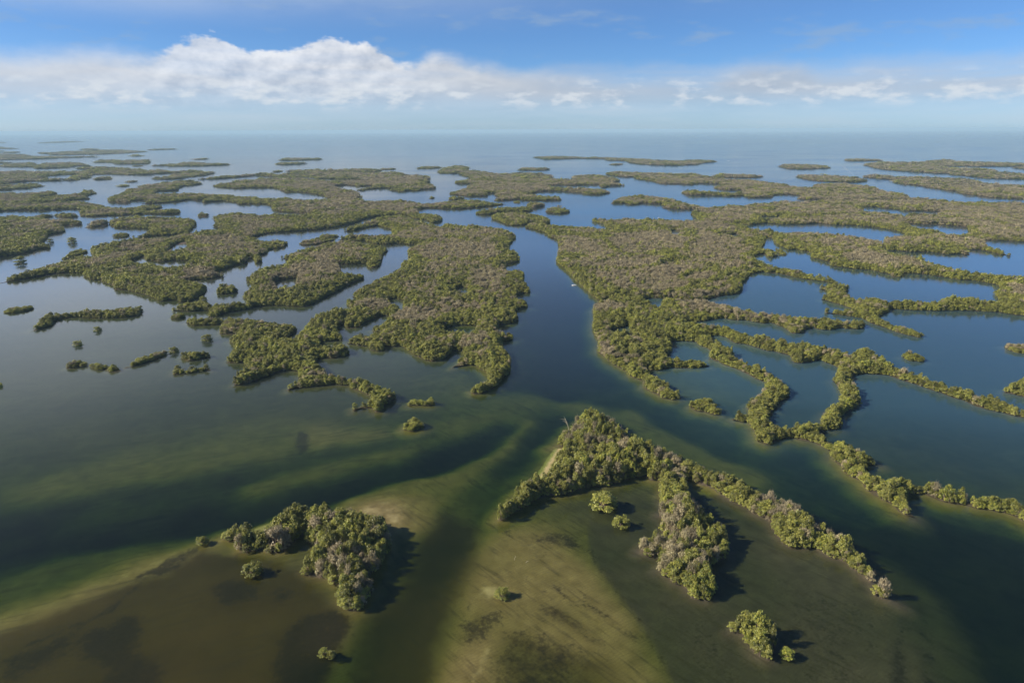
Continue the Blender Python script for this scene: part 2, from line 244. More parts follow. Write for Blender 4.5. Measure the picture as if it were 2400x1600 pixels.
('M3','mangrove forest right of the channel with long looping strips around blue lagoons',[[(85.9,601.6),(94.6,607.7),(109.5,607.5),(119.1,605.2),(122.2,590.7),(122.9,575.0),(129.5,574.9),(135.5,598.7),(146.2,602.7),(156.0,594.3),(170.0,592.0),(180.8,585.8),(188.8,574.0),(194.5,562.6),(202.8,551.6),(212.6,547.9),(214.9,544.4),(221.4,542.6),(229.0,539.0),(233.1,533.9),(238.9,537.2),(244.9,530.4),(254.2,533.6),(261.5,528.5),(267.9,523.5),(278.0,529.9),(280.7,526.6),(281.5,522.2),(274.2,514.0),(265.7,514.2),(258.7,517.3),(247.4,511.4),(241.3,513.0),(237.1,519.2),(227.1,511.6),(222.7,502.7),(215.2,502.8),(215.1,517.9),(211.2,530.7),(208.0,534.0),(204.9,530.8),(199.0,534.1),(192.4,540.9),(183.5,541.0),(174.8,547.9),(161.2,541.3),(149.7,534.8),(141.3,536.6),(141.0,518.9),(145.7,517.2),(157.2,512.4),(167.3,509.2),(171.9,497.1),(175.7,491.2),(179.3,482.7),(186.4,479.8),(190.0,474.3),(193.1,471.6),(198.3,465.0),(203.7,461.0),(212.7,462.2),(219.5,458.3),(220.5,452.0),(226.0,450.7),(229.4,443.4),(229.4,438.7),(236.9,448.1),(245.2,452.9),(250.9,449.2),(246.9,438.4),(248.5,431.5),(245.3,422.6),(246.8,416.1),(245.5,413.8),(247.7,407.5),(251.6,403.4),(253.8,395.5),(256.4,389.7),(258.3,384.0),(259.0,377.7),(264.2,376.7),(264.0,372.3),(266.3,368.0),(269.1,364.6),(272.4,361.2),(274.0,356.3),(276.1,353.1),(275.2,348.4),(280.8,346.8),(285.0,342.2),(282.2,337.3),(277.4,340.9),(272.8,344.7),(270.0,349.2),(265.4,352.4),(261.7,357.9),(260.7,366.1),(257.1,370.3),(254.9,377.2),(251.3,384.4),(248.3,391.8),(243.2,399.5),(239.8,408.4),(231.8,410.5),(224.7,411.6),(216.3,408.7),(211.0,400.8),(204.6,386.5),(205.6,379.1),(201.9,371.3),(199.8,364.0),(195.1,357.8),(189.8,353.1),(184.2,350.1),(177.8,341.6),(173.5,331.4),(171.8,328.5),(167.5,326.5),(161.5,325.9),(158.7,324.5),(153.8,312.9),(157.0,311.6),(156.1,305.9),(160.9,305.9),(163.2,300.4),(165.1,295.7),(167.6,293.4),(169.4,290.0),(170.8,286.6),(172.5,287.2),(171.1,287.1),(168.1,288.2),(164.2,286.6),(158.6,277.2),(157.9,272.0),(159.8,271.0),(163.1,270.0),(164.5,267.0),(167.9,268.9),(171.7,269.9),(175.0,268.9),(173.2,263.1),(175.5,262.1),(180.1,264.5),(183.6,264.0),(183.8,261.1),(185.9,259.3),(186.9,256.5),(190.6,256.5),(192.5,253.7),(195.4,251.9),(199.6,252.8),(202.3,251.5),(206.1,251.0),(207.8,248.4),(207.7,245.0),(209.7,240.0),(205.5,233.2),(204.0,238.6),(203.5,241.9),(201.9,245.1),(198.6,246.8),(195.3,248.5),(191.3,249.4),(188.5,252.0),(184.5,252.9),(181.0,254.7),(178.5,258.3),(176.9,261.1),(172.2,261.1),(169.4,260.2),(162.7,251.6),(162.8,247.0),(162.0,242.2),(162.5,243.0),(159.8,243.8),(158.5,247.1),(158.6,253.1),(156.3,257.6),(154.5,261.2),(154.0,266.9),(155.9,271.7),(153.9,274.7),(151.9,279.8),(152.9,285.1),(152.3,290.5),(152.3,295.0),(155.4,301.9),(153.2,306.7),(151.0,311.7),(145.5,314.2),(141.5,318.1),(137.2,315.6),(132.6,315.0),(128.8,310.6),(126.1,309.4),(123.6,313.2),(125.5,323.5),(126.5,331.7),(125.8,336.6),(122.0,337.3),(119.3,341.7),(118.8,339.3),(123.6,341.5),(126.9,339.2),(131.7,349.4),(132.6,355.7),(135.4,360.9),(142.0,365.9),(146.3,374.4),(152.5,380.6),(157.4,395.6),(153.0,404.4),(150.2,414.5),(146.5,423.0),(141.3,429.6),(138.8,438.6),(138.3,436.6),(135.8,443.5),(133.7,439.8),(141.4,456.0),(140.3,465.5),(136.1,473.3),(135.8,481.3),(127.7,484.1),(119.3,482.9),(114.7,477.1),(114.0,460.4),(113.5,460.7),(106.0,451.0),(104.7,435.5),(110.7,433.2),(119.9,431.9),(127.9,431.8),(130.3,426.2),(130.2,428.9),(121.6,423.5),(110.9,423.7),(102.6,424.8),(95.7,419.6),(85.1,419.4),(87.7,401.2),(92.1,393.4),(94.9,387.7),(93.3,380.3),(94.8,375.9),(98.9,371.5),(98.2,370.2),(93.4,368.6),(88.5,372.0),(84.8,379.0),(80.0,388.0),(82.7,399.3),(79.4,403.2),(74.9,409.2),(74.8,417.5),(71.6,423.9),(68.2,430.4),(65.4,441.8),(64.6,446.7),(60.8,458.9),(61.1,461.9),(64.4,482.5),(63.7,503.9),(65.0,526.4),(69.9,556.8),(70.4,574.2),(76.8,591.5)]],[[(149.7,496.4),(157.5,497.8),(161.2,493.4),(163.8,478.2),(170.9,475.5),(176.1,467.6),(181.4,459.9),(186.6,457.3),(192.4,448.8),(189.5,433.7),(193.4,432.6),(201.4,435.9),(209.2,440.3),(211.3,433.5),(214.6,424.6),(206.7,406.0),(199.7,398.0),(200.6,399.4),(199.0,390.4),(194.2,373.5),(182.3,352.8),(175.2,350.5),(167.2,339.1),(162.5,329.7),(157.6,326.2),(153.1,327.6),(150.3,327.7),(142.0,320.9),(138.6,322.3),(135.2,323.7),(134.9,330.6),(142.3,351.3),(146.8,353.5),(152.8,364.7),(162.9,374.7),(162.5,371.6),(164.0,385.9),(163.8,399.4),(160.9,404.5),(161.2,409.6),(157.2,420.3),(154.4,416.3),(151.7,429.6),(148.0,436.5),(153.2,450.9),(149.5,463.7),(146.3,474.4)],[(76.8,513.7),(86.5,521.3),(93.6,527.5),(92.1,495.0),(77.7,492.2)]],1),
('M2','large mangrove forest with a grey-brown middle on the right bank of the central channel',[[(21,1088),(30,1135),(44,1141),(59,1107),(97,1086),(119,1079),(143,1058),(165,1041),(152,1098),(154,1138),(137,1181),(150,1181),(166,1159),(199,1180),(222,1164),(245,1171),(299,1148),(346,1146),(373,1091),(367,1048),(377,1030),(384,1024),(386,1007),(379,988),(371,989),(364,978),(349,939),(324,881),(326,864),(329,873),(332,856),(330,835),(321,830),(314,830),(320,853),(306,846),(294,826),(285,789),(291,765),(296,746),(304.2,736.6),(312.4,727.3),(315.6,706.9),(321.0,698.4),(329.6,687.3),(328.1,674.1),(330.3,680.3),(323.8,683.0),(318.3,691.0),(307.1,699.3),(296.7,716.2),(290.5,730.7),(279.8,733.9),(275.8,740.0),(256.6,725.5),(249.8,708.6),(234.3,682.0),(223.3,647.7),(213.7,634.1),(194.6,625.5),(174.7,608.6),(160.3,611.0),(149.8,617.5),(139.7,617.7),(127.0,620.0),(120.8,613.7),(110.1,609.7),(95.7,614.1),(87.7,614.2),(79.9,608.1),(76.1,627.4),(73.4,650.3),(68.8,679.8),(65.6,706.5),(63.4,735.1),(60.5,759.6),(53,800),(55,822),(62,888),(66,976),(55,1007),(51,1047),(35,1083),(23,1096)]],[[(246,1059),(255,1068),(259,1047),(242,993),(235,1001)],[(311,999),(336,1027),(343,1001),(319,975)]],1),
('S1','mangrove strip curving round the right-hand bays above the looping lagoons',[[(369,1030),(386,1030),(396,1012),(422,1017),(441,1005),(459,988),(480,972),(486,957),(499,946),(504,927),(470,853),(472,845),(473,829),(479,799),(478,771),(477,739),(477,724),(488,715),(497,703),(511,692),(524,686),(538,685),(434.2,543.5),(428.2,551.2),(423.3,554.8),(413.9,563.9),(397.9,567.8),(384.2,569.9),(366.4,568.3),(349.8,570.4),(339.6,572.4),(329.4,576.3),(321.2,563.5),(316.1,561.7),(299.6,543.0),(298.9,526.3),(300.7,510.4),(305.7,502.7),(308.1,493.8),(309.9,494.0),(305.8,490.1),(301.6,495.8),(296.5,504.7),(293.5,520.0),(289.7,531.2),(290.0,546.3),(283.5,551.5),(276.0,556.9),(269.9,566.1),(266.5,561.5),(273.7,563.2),(282.1,561.3),(297.5,573.6),(294.3,586.5),(290.1,598.5),(285.7,613.2),(284.3,611.0),(296.1,619.6),(305.3,646.3),(304.2,658.3),(301.0,652.0),(312.7,659.2),(321.6,660.0),(329.5,653.9),(330.7,655.4),(315.8,633.4),(308.0,604.2),(307.0,591.8),(314.8,599.9),(321.6,597.7),(330.2,593.5),(332.8,587.4),(347.1,587.1),(354.1,591.1),(365.0,584.9),(378.6,586.6),(385.6,596.7),(392.2,597.8),(399.8,594.4),(411.1,592.2),(419.9,588.0),(427.7,583.9),(444.4,604.3),(454.3,625.6),(455.3,628.1),(477,647),(486,670),(482,680),(478,691),(464,694),(456,708),(449,719),(441,725),(426,731),(410,707),(403,710),(408,723),(403,732),(399,747),(384,753),(372,766),(365,773),(375,789),(370,814),(364,822),(380,860),(370,885),(360,883),(360,911),(364,944),(375,978),(371,989),(364,999)]],[],1),
('MN','wide mangrove belt crossing the right side behind the grey-brown forest',[[(209,1464),(233,1539),(248,1577),(292,1615),(317,1614),(339,1560),(356,1509),(363,1440),(374,1396),(380,1346),(431,1394),(455,1373),(490,1413),(531,1433),(574,1477),(595,1453),(638,1474),(678,1497),(857,1490),(948,1418),(1066,1402),(722,934),(707,940),(691,950),(665,956),(642,925),(617,883),(617,858),(610,826),(614,835),(606,847),(606,875),(589,880),(565,835),(569,840),(560,848),(543,844),(532,860),(519,861),(501,865),(495,874),(484,874),(499,913),(525,961),(550,970),(577,996),(592,1038),(586,1068),(574,1093),(557,1113),(529,1120),(508,1141),(475,1129),(445,1130),(427,1144),(430,1151),(387,1118),(382,1145),(303,1162),(319,1157),(329,1253),(330,1273),(362,1349),(322,1360),(299,1381),(298,1377),(320,1409),(312,1412),(308,1423),(317,1455),(298,1455),(280,1478),(262,1446),(245,1436),(243,1468),(220,1469)]],[[(654,1137),(669,1123),(700,1115),(713,1102),(720,1083),(675,1003),(644,982),(630,988),(634,1016),(627,1039),(622,1046),(626,1070)],[(706,1386),(730,1381),(745,1336),(754,1308),(777,1311),(808,1297),(766,1239),(716,1241),(688,1204),(687,1220),(678,1263),(654,1281)],[(451,1242),(460,1236),(486,1232),(448,1173),(426,1173)]],1),
('N','mangrove forest along the seaward edge of the right side, reddish toward the far right',[[(343,2503),(380,2567),(414,2531),(447,2496),(498,2461),(567,2425),(641,2421),(632,2304),(649,2276),(658,2222),(669,2146),(711,2120),(737,2006),(752,1963),(761,1923),(748,1866),(777,1811),(823,1900),(881,1937),(927,1946),(947,1894),(952,1838),(922,1737),(914,1690),(924,1660),(908,1589),(884,1538),(910,1524),(928,1475),(962,1439),(1003,1415),(1074,1413),(1077,1416),(965,1442),(872,1514),(686,1514),(688,1534),(659,1535),(636,1548),(635,1548),(684,1625),(666,1662),(627,1655),(597,1588),(587,1589),(574,1589),(540,1577),(545,1631),(508,1619),(479,1647),(451,1649),(425,1650),(416,1708),(432,1743),(460,1726),(491,1694),(534,1677),(578,1714),(589,1789),(550,1791),(540,1866),(577,1893),(594,2000),(544,2023),(513,1975),(480,2006),(446,2007),(429,2029),(427,2117),(395,2215),(408,2292),(363,2322),(335,2438)]],[],1),
('B4a','tiny mangrove islet beside a short spit in the right-hand bay',[[(340,875),(342,877),(347,872),(344,848),(341,841),(336,845),(338,861)]],[],0.73),
('B4b','lone oval mangrove islet in the open blue lagoon at the right',[[(268.4,444.3),(270.5,445.9),(276.2,449.5),(278.7,444.6),(279.4,438.7),(277.6,434.9),(273.6,435.0),(268.3,437.3)]],[],0.73),
('B4c','mangrove islet cut by the right edge of the picture, upper one of two',[[(353.8,467.9),(355.0,467.4),(361.7,469.2),(364.8,463.4),(368.6,458.2),(367.3,452.7),(358.0,450.3),(353.0,452.8),(351.1,457.8)]],[],0.73),
('C4a','mangrove islet cut by the right edge of the picture, lower one of two',[[(291.7,377.6),(295.4,380.9),(301.8,383.6),(309.1,391.0),(314.1,393.2),(320.9,390.9),(305.0,368.1),(298.7,370.7),(295.9,375.0),(293.3,377.7)]],[],1),
('i1','small oval reddish mangrove island in the open water at the upper right',[[(1141,2995),(1209,3057),(1270,3033),(1301,2964),(1286,2849),(1265,2796),(1201,2761),(1137,2711),(1088,2745),(1097,2849)]],[],1),
('i2','long lens-shaped mangrove island just seaward of the right-hand forest',[[(938,2315),(973,2340),(1014,2326),(1064,2278),(1079,2198),(1064,2100),(1060,2083),(998,2042),(958,2066),(914,2091),(911,2186)]],[],1),
('i3','thin far mangrove key with white beaches at the upper right',[[(1655,3507),(1750,3592),(1797,3520),(1830,3491),(1802,3430),(1705,3390),(1619,3374)]],[],1),
('i4','far reddish mangrove island split by a narrow creek at the upper right edge',[[(1509,3014),(1604,3158),(1704,3237),(1758,3199),(1870,3222),(1991,3351),(2116,3464),(2156,3461),(2069,3285),(2106,3202),(2172,3153),(2224,3055),(2281,3050),(2170,2899),(2128,2920),(2043,2864),(1980,2869),(1895,2875),(1868,2904),(1767,2885),(1710,2734),(1754,2692),(1789,2651),(1758,2544),(1751,2527),(1658,2418),(1708,2415),(1720,2353),(1765,2350),(1589,2110),(1575,2149),(1526,2152),(1487,2194),(1493,2283),(1485,2368),(1513,2426),(1473,2429),(1461,2506),(1433,2561),(1419,2647),(1439,2783),(1509,2995)],[(1966,2759),(2036,2792),(2082,2781),(1999,2666),(1959,2684)]],[],1),
('i5','long tapering mangrove island in front of the far reddish one, right edge',[[(1144,2274),(1195,2327),(1226,2296),(1222,2242),(1242,2214),(1291,2211),(1334,2168),(1378,2130),(1395,2105),(1350,2017),(1327,1954),(1352,1925),(1376,1873),(1393,1846),(1151,1515),(1130,1529),(1106,1547),(1084,1568),(1082,1622),(1078,1665),(1109,1740),(1103,1766),(1109,1841),(1111,1895),(1114,1953),(1106,1994),(1124,2058),(1161,2124),(1152,2173),(1144,2223),(1132,2250)]],[],1),
('j1','long thin outermost mangrove key facing the open sea, right of centre',[[(131,4008),(167,4070),(242,4062),(325,4004),(399,3947),(470,3877),(541,3870),(638,3741),(697,3596),(736,3463),(830,3455),(924,3510),(993,3465),(985,3382),(880,3245),(822,3116),(708,3038),(622,3082),(580,3165),(557,3349),(571,3502),(489,3572),(498,3775),(358,3832),(264,3754),(176,3734)]],[],1),
('j2','tiny islet tucked below the long outermost key',[[(436,3145),(475,3214),(496,3191),(496,3141),(458,3095)]],[],0.86),
('j3','small far islet alone in the water left of the long outermost key',[[(26,2752),(47,2855),(91,2852),(142,2807),(151,2772),(107,2707),(53,2710),(28,2742)]],[],1),
('j4','slender far islet right behind the seaward forest edge on the right',[[(657,2303),(711,2404),(757,2371),(805,2351),(827,2320),(824,2295),(770,2245),(704,2259),(667,2277)]],[],1),
('KC','far mangrove island group with ragged bays beyond the end of the central channel',[[(-275,2646),(-275,2837),(-247,3037),(-210,3043),(-179,2932),(-175,2858),(-185,2676),(-142,2658),(-86,2564),(-56,2464),(2,2461),(2,2473),(41,2490),(98,2467),(136,2403),(135,2308),(116,2217),(134,2176),(186,2149),(208,2329),(243,2385),(278,2371),(309,2323),(333,2241),(330,2117),(329,2123),(292,2029),(310,1978),(319,1949),(305,1946),(270,1936),(259,1899),(245,1900),(248,1977),(202,1979),(170,1961),(141,1982),(94,1984),(105,1898),(131,1842),(171,1805),(199,1804),(237,1775),(245,1720),(243,1716),(211,1673),(185,1674),(176,1719),(155,1751),(126,1777),(99,1785),(65,1771),(58,1724),(33,1669),(65,1625),(83,1583),(108,1582),(113,1550),(105,1537),(74,1538),(49,1539),(26,1560),(1,1561),(-11,1549),(-38,1537),(-39,1550),(-24,1612),(-41,1669),(-32,1728),(-59,1729),(-56,1656),(-77,1657),(-102,1638),(-122,1673),(-151,1703),(-154,1707),(-134,1769),(-119,1836),(-122,1928),(-104,2035),(-148,2038),(-166,2060),(-169,2098),(-149,2153),(-127,2166),(-136,2323),(-167,2409),(-187,2533),(-231,2536),(-265,2571)]],[],1),
('KS','small mangrove patch in the bay below the far ragged island group',[[(-142,1566),(-142,1587),(-125,1608),(-107,1580),(-105,1570),(-121,1546)]],[],0.86),
('A2a','round bush islet alone in the bay left of the far ragged group',[[(-189,1598),(-189,1637),(-179,1617),(-177,1598),(-186,1586)]],[],0.73),
('A2b','thin low islet in the gap between the two far mangrove masses',[[(-390,2859),(-378,2961),(-347,3012),(-300,2955),(-295,2925),(-331,2869),(-376,2872)]],[],0.86),
('A2c','upper of the two slim far islets standing in open sea left of centre',[[(-1231,3747),(-1271,3956),(-1197,3995),(-1056,3904),(-1032,3847),(-1088,3781),(-1144,3718),(-1209,3724)]],[],1),
('A2d','lower of the two slim far islets standing in open sea left of centre',[[(-1103,3299),(-1111,3385),(-1059,3438),(-993,3375),(-974,3364),(-999,3291),(-1050,3243)]],[],1),
('A2e','thin low tail of mangroves off the right end of the far left mass',[[(-531,2842),(-521,2865),(-479,2879),(-468,2838),(-504,2793)]],[],0.73),
('A2f','tiny far islet just left of the far left mangrove mass',[[(-917,2688),(-922,2736),(-897,2750),(-881,2700),(-892,2658)]],[],0.73),
('LN','far mangrove mass left of centre with a seaward fringe and a blunt right end',[[(-1006,2265),(-1007,2318),(-968,2400),(-905,2486),(-916,2518),(-881,2529),(-816,2450),(-803,2543),(-847,2712),(-868,2685),(-852,2759),(-787,2754),(-776,2808),(-729,2728),(-679,2747),(-654,2823),(-609,2820),(-535,2775),(-501,2730),(-517,2676),(-550,2636),(-607,2582),(-527,2526),(-476,2569),(-416,2565),(-376,2484),(-361,2410),(-316,2407),(-274,2330),(-262,2277),(-269,2200),(-242,2102),(-250,2099),(-250,2015),(-223,1972),(-202,1876),(-206,1867),(-236,1851),(-244,1801),(-263,1818),(-283,1780),(-298,1803),(-320,1821),(-315,1890),(-346,1902),(-382,1858),(-384,1824),(-407,1825),(-408,1832),(-391,1859),(-384,1945),(-453,2164),(-492,2249),(-527,2266),(-583,2280),(-638,2299),(-702,2384),(-750,2359),(-787,2361),(-844,2421),(-900,2471),(-919,2369),(-960,2291),(-1004,2267)]],[],1),
('LS','pinkish-brown mangrove belt between the two narrow bays, left of centre',[[(-855,1991),(-842,2003),(-836,2066),(-847,2181),(-804,2203),(-822,2255),(-795,2279),(-756,2266),(-713,2301),(-672,2283),(-609,2192),(-579,2157),(-512,2130),(-467,2151),(-442,2112),(-393,1988),(-429,1971),(-476,2013),(-510,1974),(-443,1833),(-412,1798),(-390,1764),(-369,1701),(-359,1643),(-350,1640),(-360,1588),(-422,1616),(-436,1630),(-449,1672),(-480,1717),(-523,1765),(-570,1799),(-562,1766),(-577,1783),(-609,1834),(-626,1887),(-659,1925),(-705,1927),(-718,1927),(-751,1910),(-782,1930),(-818,1951)]],[],1),
('LM','long mangrove forest running across the left behind the winding creek',[[(-919,1578),(-933,1612),(-966,1712),(-983,1759),(-1015,1843),(-1010,1878),(-1070,2015),(-1045,2034),(-1045,2099),(-1016,2143),(-982,2165),(-924,2093),(-921,2077),(-925,2035),(-942,2016),(-924,1937),(-890,1864),(-903,1837),(-929,1831),(-881,1708),(-854,1707),(-834,1721),(-793,1719),(-762,1724),(-739,1681),(-709,1680),(-660,1655),(-642,1621),(-592,1611),(-587,1598),(-575,1584),(-540,1570),(-520,1582),(-491,1568),(-463,1541),(-431,1528),(-415,1552),(-405,1590),(-385,1589),(-360,1588),(-331,1549),(-322,1524),(-296,1511),(-264,1534),(-224,1508),(-187,1460),(-160,1459),(-138,1493),(-106,1515),(-70,1502),(-34,1466),(-9,1465),(-11,1467),(-33,1435),(-55,1415),(-87,1385),(-108,1376),(-141,1387),(-164,1398),(-184,1379),(-179,1325),(-170,1272),(-149,1263),(-128,1237),(-121,1204),(-122,1174),(-135,1167),(-148,1205),(-174,1228),(-190,1269),(-222,1279),(-247,1255),(-261,1223),(-267,1164),(-279,1137),(-290,1111),(-310,1086),(-333,1075),(-355,1063),(-373,1052),(-381,1019),(-382,997),(-459,1066),(-456,1058),(-463,1102),(-484,1123),(-487,1122),(-502,1172),(-533,1232),(-538,1234),(-533,1275),(-507,1287),(-475,1282),(-468,1265),(-445,1256),(-413,1246),(-380,1237),(-366,1261),(-382,1310),(-398,1311),(-429,1330),(-461,1349),(-482,1388),(-498,1441),(-524,1486),(-548,1487),(-560,1487),(-585,1483),(-598,1511),(-646,1561),(-663,1537),(-677,1514),(-674,1501),(-697,1588),(-709,1576),(-735,1590),(-743,1552),(-756,1529),(-780,1507),(-804,1507),(-797,1495),(-807,1561),(-843,1581),(-861,1569),(-835,1520),(-873,1533),(-897,1546)]],[],1),
('Q','broad mangrove forest on the left with a long thin tail reaching the left edge',[[(-526,672),(-530,695),(-533,723),(-531,747),(-533,772),(-529,786),(-532,806),(-532,828),(-514,832),(-525,860),(-540,872),(-555,896),(-559,911),(-549,929),(-542,957),(-537,977),(-516,982),(-495,987),(-492,1013),(-479,1021),(-472,1041),(-460,1053),(-451,1046),(-368,983),(-359,958),(-335,954),(-311,947),(-311,950),(-308,913),(-323,901),(-314,871),(-317,859),(-317,841),(-301,816),(-301,814),(-304,803),(-319,836),(-324,829),(-314,800),(-325,790),(-327,764),(-330,739),(-309.8,724.6),(-308.5,724.6),(-318.5,713.6),(-333.6,708.3),(-343.0,692.0),(-319.7,678.1),(-306.4,667.7),(-303.4,664.6),(-297.4,638.1),(-296.0,616.2),(-305.2,610.1),(-311.7,620.7),(-316.3,618.6),(-324.4,614.5),(-340.2,629.9),(-353.2,641.3),(-366.6,650.7),(-382.7,662.9),(-393.6,663.0),(-406.9,683.2),(-423,696),(-435,710),(-448,713),(-467,733),(-472,745),(-480,749),(-497,749),(-509,740),(-516,723),(-524,709),(-532,696),(-532,678)]],[[(-440,863),(-463,922),(-469,959),(-464,969),(-425,901),(-431,884),(-434,871)],[(-461,813),(-460,828),(-464,847),(-461,851),(-447,828),(-422,813),(-411,823),(-386,819),(-372,763),(-382,750),(-396,767),(-423,784),(-438,788)]],1),
('Q2','rounded mangrove island above the left forest, shaped like a broad hook',[[(-681,1162),(-694,1192),(-691,1215),(-668,1225),(-641,1229),(-597,1220),(-571,1204),(-543,1180),(-529,1153),(-514,1104),(-510,1086),(-495,1049),(-512,1039),(-532,1028),(-543,1012),(-558,1007),(-557,999),(-550,1020),(-561,1061),(-583,1106),(-618,1114),(-649,1121)]],[],1),
('Q2b','oblong islet touching the left end of the hook-shaped island',[[(-695,1115),(-706,1149),(-708,1178),(-695,1185),(-679,1155),(-680,1128),(-693,1120)]],[],1),
('Q2c','flat oval islet in the bright water below the hook-shaped island',[[(-594,1015),(-597,1037),(-585,1039),(-577,1032),(-573,1013),(-591,1016)]],[],0.73),
('Q2d','round islet in the bright gap right of the hook-shaped island',[[(-578,1268),(-587,1303),(-581,1312),(-562,1282),(-560,1256),(-575,1265)]],[],1),
('Q2e','slanting double islet just above the long thin tail at the left',[[(-552,829),(-556,848),(-569,876),(-569,898),(-555,889),(-551,881),(-550,860),(-548,841),(-546,826)]],[],0.73),
('T1','mangrove island cut by the left edge beside the brightest water',[[(-951,1250),(-924,1246),(-920,1263),(-900,1254),(-874,1245),(-866,1278),(-847,1294),(-815,1293),(-798,1274),(-798,1264),(-822,1257),(-850,1282),(-843,1227),(-799,1203),(-774,1210),(-732,1171),(-727,1164),(-729,1150),(-747,1144),(-706,1084),(-698,1067),(-707,1044),(-684,1005),(-660,955),(-624,921),(-623,916),(-635,912),(-632,899),(-631,874),(-637,862),(-642,851),(-652,841)]],[],1),
('T2','ragged mangrove island with long fingers behind the left-edge island',[[(-1289,1711),(-1267,1725),(-1250,1739),(-1211,1722),(-1199,1752),(-1194,1800),(-1163,1783),(-1149,1761),(-1132,1715),(-1143,1687),(-1099,1618),(-1090,1659),(-1077,1702),(-1071,1731),(-1115,1813),(-1099,1829),(-1050,1764),(-1051,1741),(-1023,1669),(-966,1600),(-985,1612),(-1008,1588),(-1022,1551),(-1055,1528),(-1006,1491),(-980,1525),(-936,1523),(-910,1487),(-864,1463),(-836,1419),(-785,1387),(-763,1386),(-770,1438),(-726,1436),(-718,1428),(-715,1397),(-721,1327),(-681,1353),(-660,1371),(-641,1339),(-636,1318),(-661,1310),(-703,1312),(-715,1295),(-752,1287),(-773,1271),(-800,1281),(-820,1311),(-865,1392),(-882,1402),(-905,1403),(-937,1384),(-981,1386),(-1012,1368),(-1032,1359)]],[],1),
('T3','short blunt far mangrove finger entering from the left edge',[[(-1529,2038),(-1483,2027),(-1440,2033),(-1398,2065),(-1348,2008),(-1341,1995),(-1345,1938),(-1365,1903),(-1383,1886),(-1414,1881)]],[],1),
('T4','sprawling far mangrove island at the left with a narrow inner bay',[[(-2034,2727),(-1981,2723),(-1903,2733),(-1827,2713),(-1746,2672),(-1717,2706),(-1652,2701),(-1676,2777),(-1718,2941),(-1743,2927),(-1840,2976),(-1838,2966),(-1841,3055),(-1731,3029),(-1590,2931),(-1540,2846),(-1498,2859),(-1439,2761),(-1406,2797),(-1352,2770),(-1306,2679),(-1259,2712),(-1272,2788),(-1217,2761),(-1213,2751),(-1239,2667),(-1286,2635),(-1319,2540),(-1393,2532),(-1480,2582),(-1515,2539),(-1498,2489),(-1429,2370),(-1449,2344),(-1407,2264),(-1410,2240),(-1444,2266),(-1472,2228),(-1519,2221),(-1539,2175),(-1542,2108),(-1583,2110)]],[[(-1561,2285),(-1642,2498),(-1609,2558),(-1560,2542),(-1495,2374),(-1442,2289),(-1487,2281)]],1),
('T5','wedge-shaped far islet right of the sprawling left island, beside a boat wake',[[(-1197,2330),(-1193,2329),(-1160,2383),(-1215,2505),(-1209,2603),(-1172,2655),(-1125,2652),(-1103,2604),(-1089,2465),(-1095,2351),(-1102,2288),(-1149,2275)]],[],1),
('T6','flat far islet below the sprawling left island',[[(-1377,2303),(-1386,2351),(-1365,2377),(-1322,2320),(-1315,2300),(-1350,2286)]],[],0.86),
('T7','upper of two tiny far islets in the bright left sound',[[(-1194,2173),(-1213,2232),(-1177,2195),(-1169,2179),(-1181,2157)]],[],0.73),
('T8','lower of two tiny far islets in the bright left sound',[[(-1115,1986),(-1139,2061),(-1110,2026),(-1102,2003),(-1105,1976)]],[],0.86),
('T9','long low far islet with a humped middle, left of centre near open sea',[[(-1639,3188),(-1626,3212),(-1559,3258),(-1606,3450),(-1523,3466),(-1450,3357),(-1369,3350),(-1307,3284),(-1340,3215),(-1386,3150),(-1462,3155),(-1499,3130),(-1573,3183)]],[],1),
('T10','far islet with a thin left tail above the sprawling left island',[[(-2110,3564),(-2210,3795),(-2115,3815),(-2010,3644),(-2053,3809),(-1956,3814),(-1895,3704),(-1755,3405),(-1812,3355),(-1907,3395),(-2018,3566),(-2100,3585)]],[],1),
('T11','speck of an islet right under the far islet with a thin tail',[[(-1708,3174),(-1710,3210),(-1679,3208),(-1655,3151)]],[],0.61),
('T12','lone tiny dark islet farthest right of the far left islands',[[(-1734,3851),(-1790,4054),(-1724,4000),(-1695,3938),(-1722,3882)]],[],1),
('T13','double-humped far islet at the left above the sprawling island',[[(-2397,3222),(-2357,3249),(-2398,3379),(-2425,3495),(-2340,3464),(-2197,3257),(-2267,3458),(-2213,3501),(-2119,3469),(-1992,3293),(-1933,3236),(-1923,3210),(-1986,3215),(-1945,3070),(-1978,3011),(-2037,3015),(-2122,3129),(-2150,3113),(-2204,3135),(-2316,3191),(-2379,3196)]],[],1),
('T14','thin far strip at the left edge above the double-humped islet',[[(-2698,3631),(-2626,3625),(-2524,3567),(-2491,3522),(-2531,3491),(-2600,3496)]],[],0.86),
('T15','long far mangrove strip tapering right from the left edge',[[(-3637,4911),(-3538,4900),(-3416,4886),(-3318,4831),(-3044,4439),(-2927,4427),(-2685,4365),(-2593,4392),(-2560,4344),(-2636,4283),(-2698,4124),(-2745,4006),(-2822,3983),(-2821,3897),(-2898,3904)]],[],1),
('T16','very long far island lying above the tapering strip at the left',[[(-3424,5120),(-3503,5307),(-3423,5245),(-3453,5435),(-3392,5597),(-3327,5707),(-3425,5909),(-3337,5962),(-3097,5769),(-2967,5541),(-2849,5526),(-2791,5419),(-2746,5035),(-2814,4818),(-2982,4732),(-3091,4744),(-3263,4979),(-3374,5061)]],[],1),
('T17','thin islet touching the top of the very long far island',[[(-3777,6228),(-3837,6386),(-3639,6247),(-3499,6020),(-3568,5964)]],[],1),
('T18','small far islet just below the right end of the very long island',[[(-2437,4515),(-2500,4675),(-2405,4603),(-2352,4506),(-2331,4392)]],[],1),
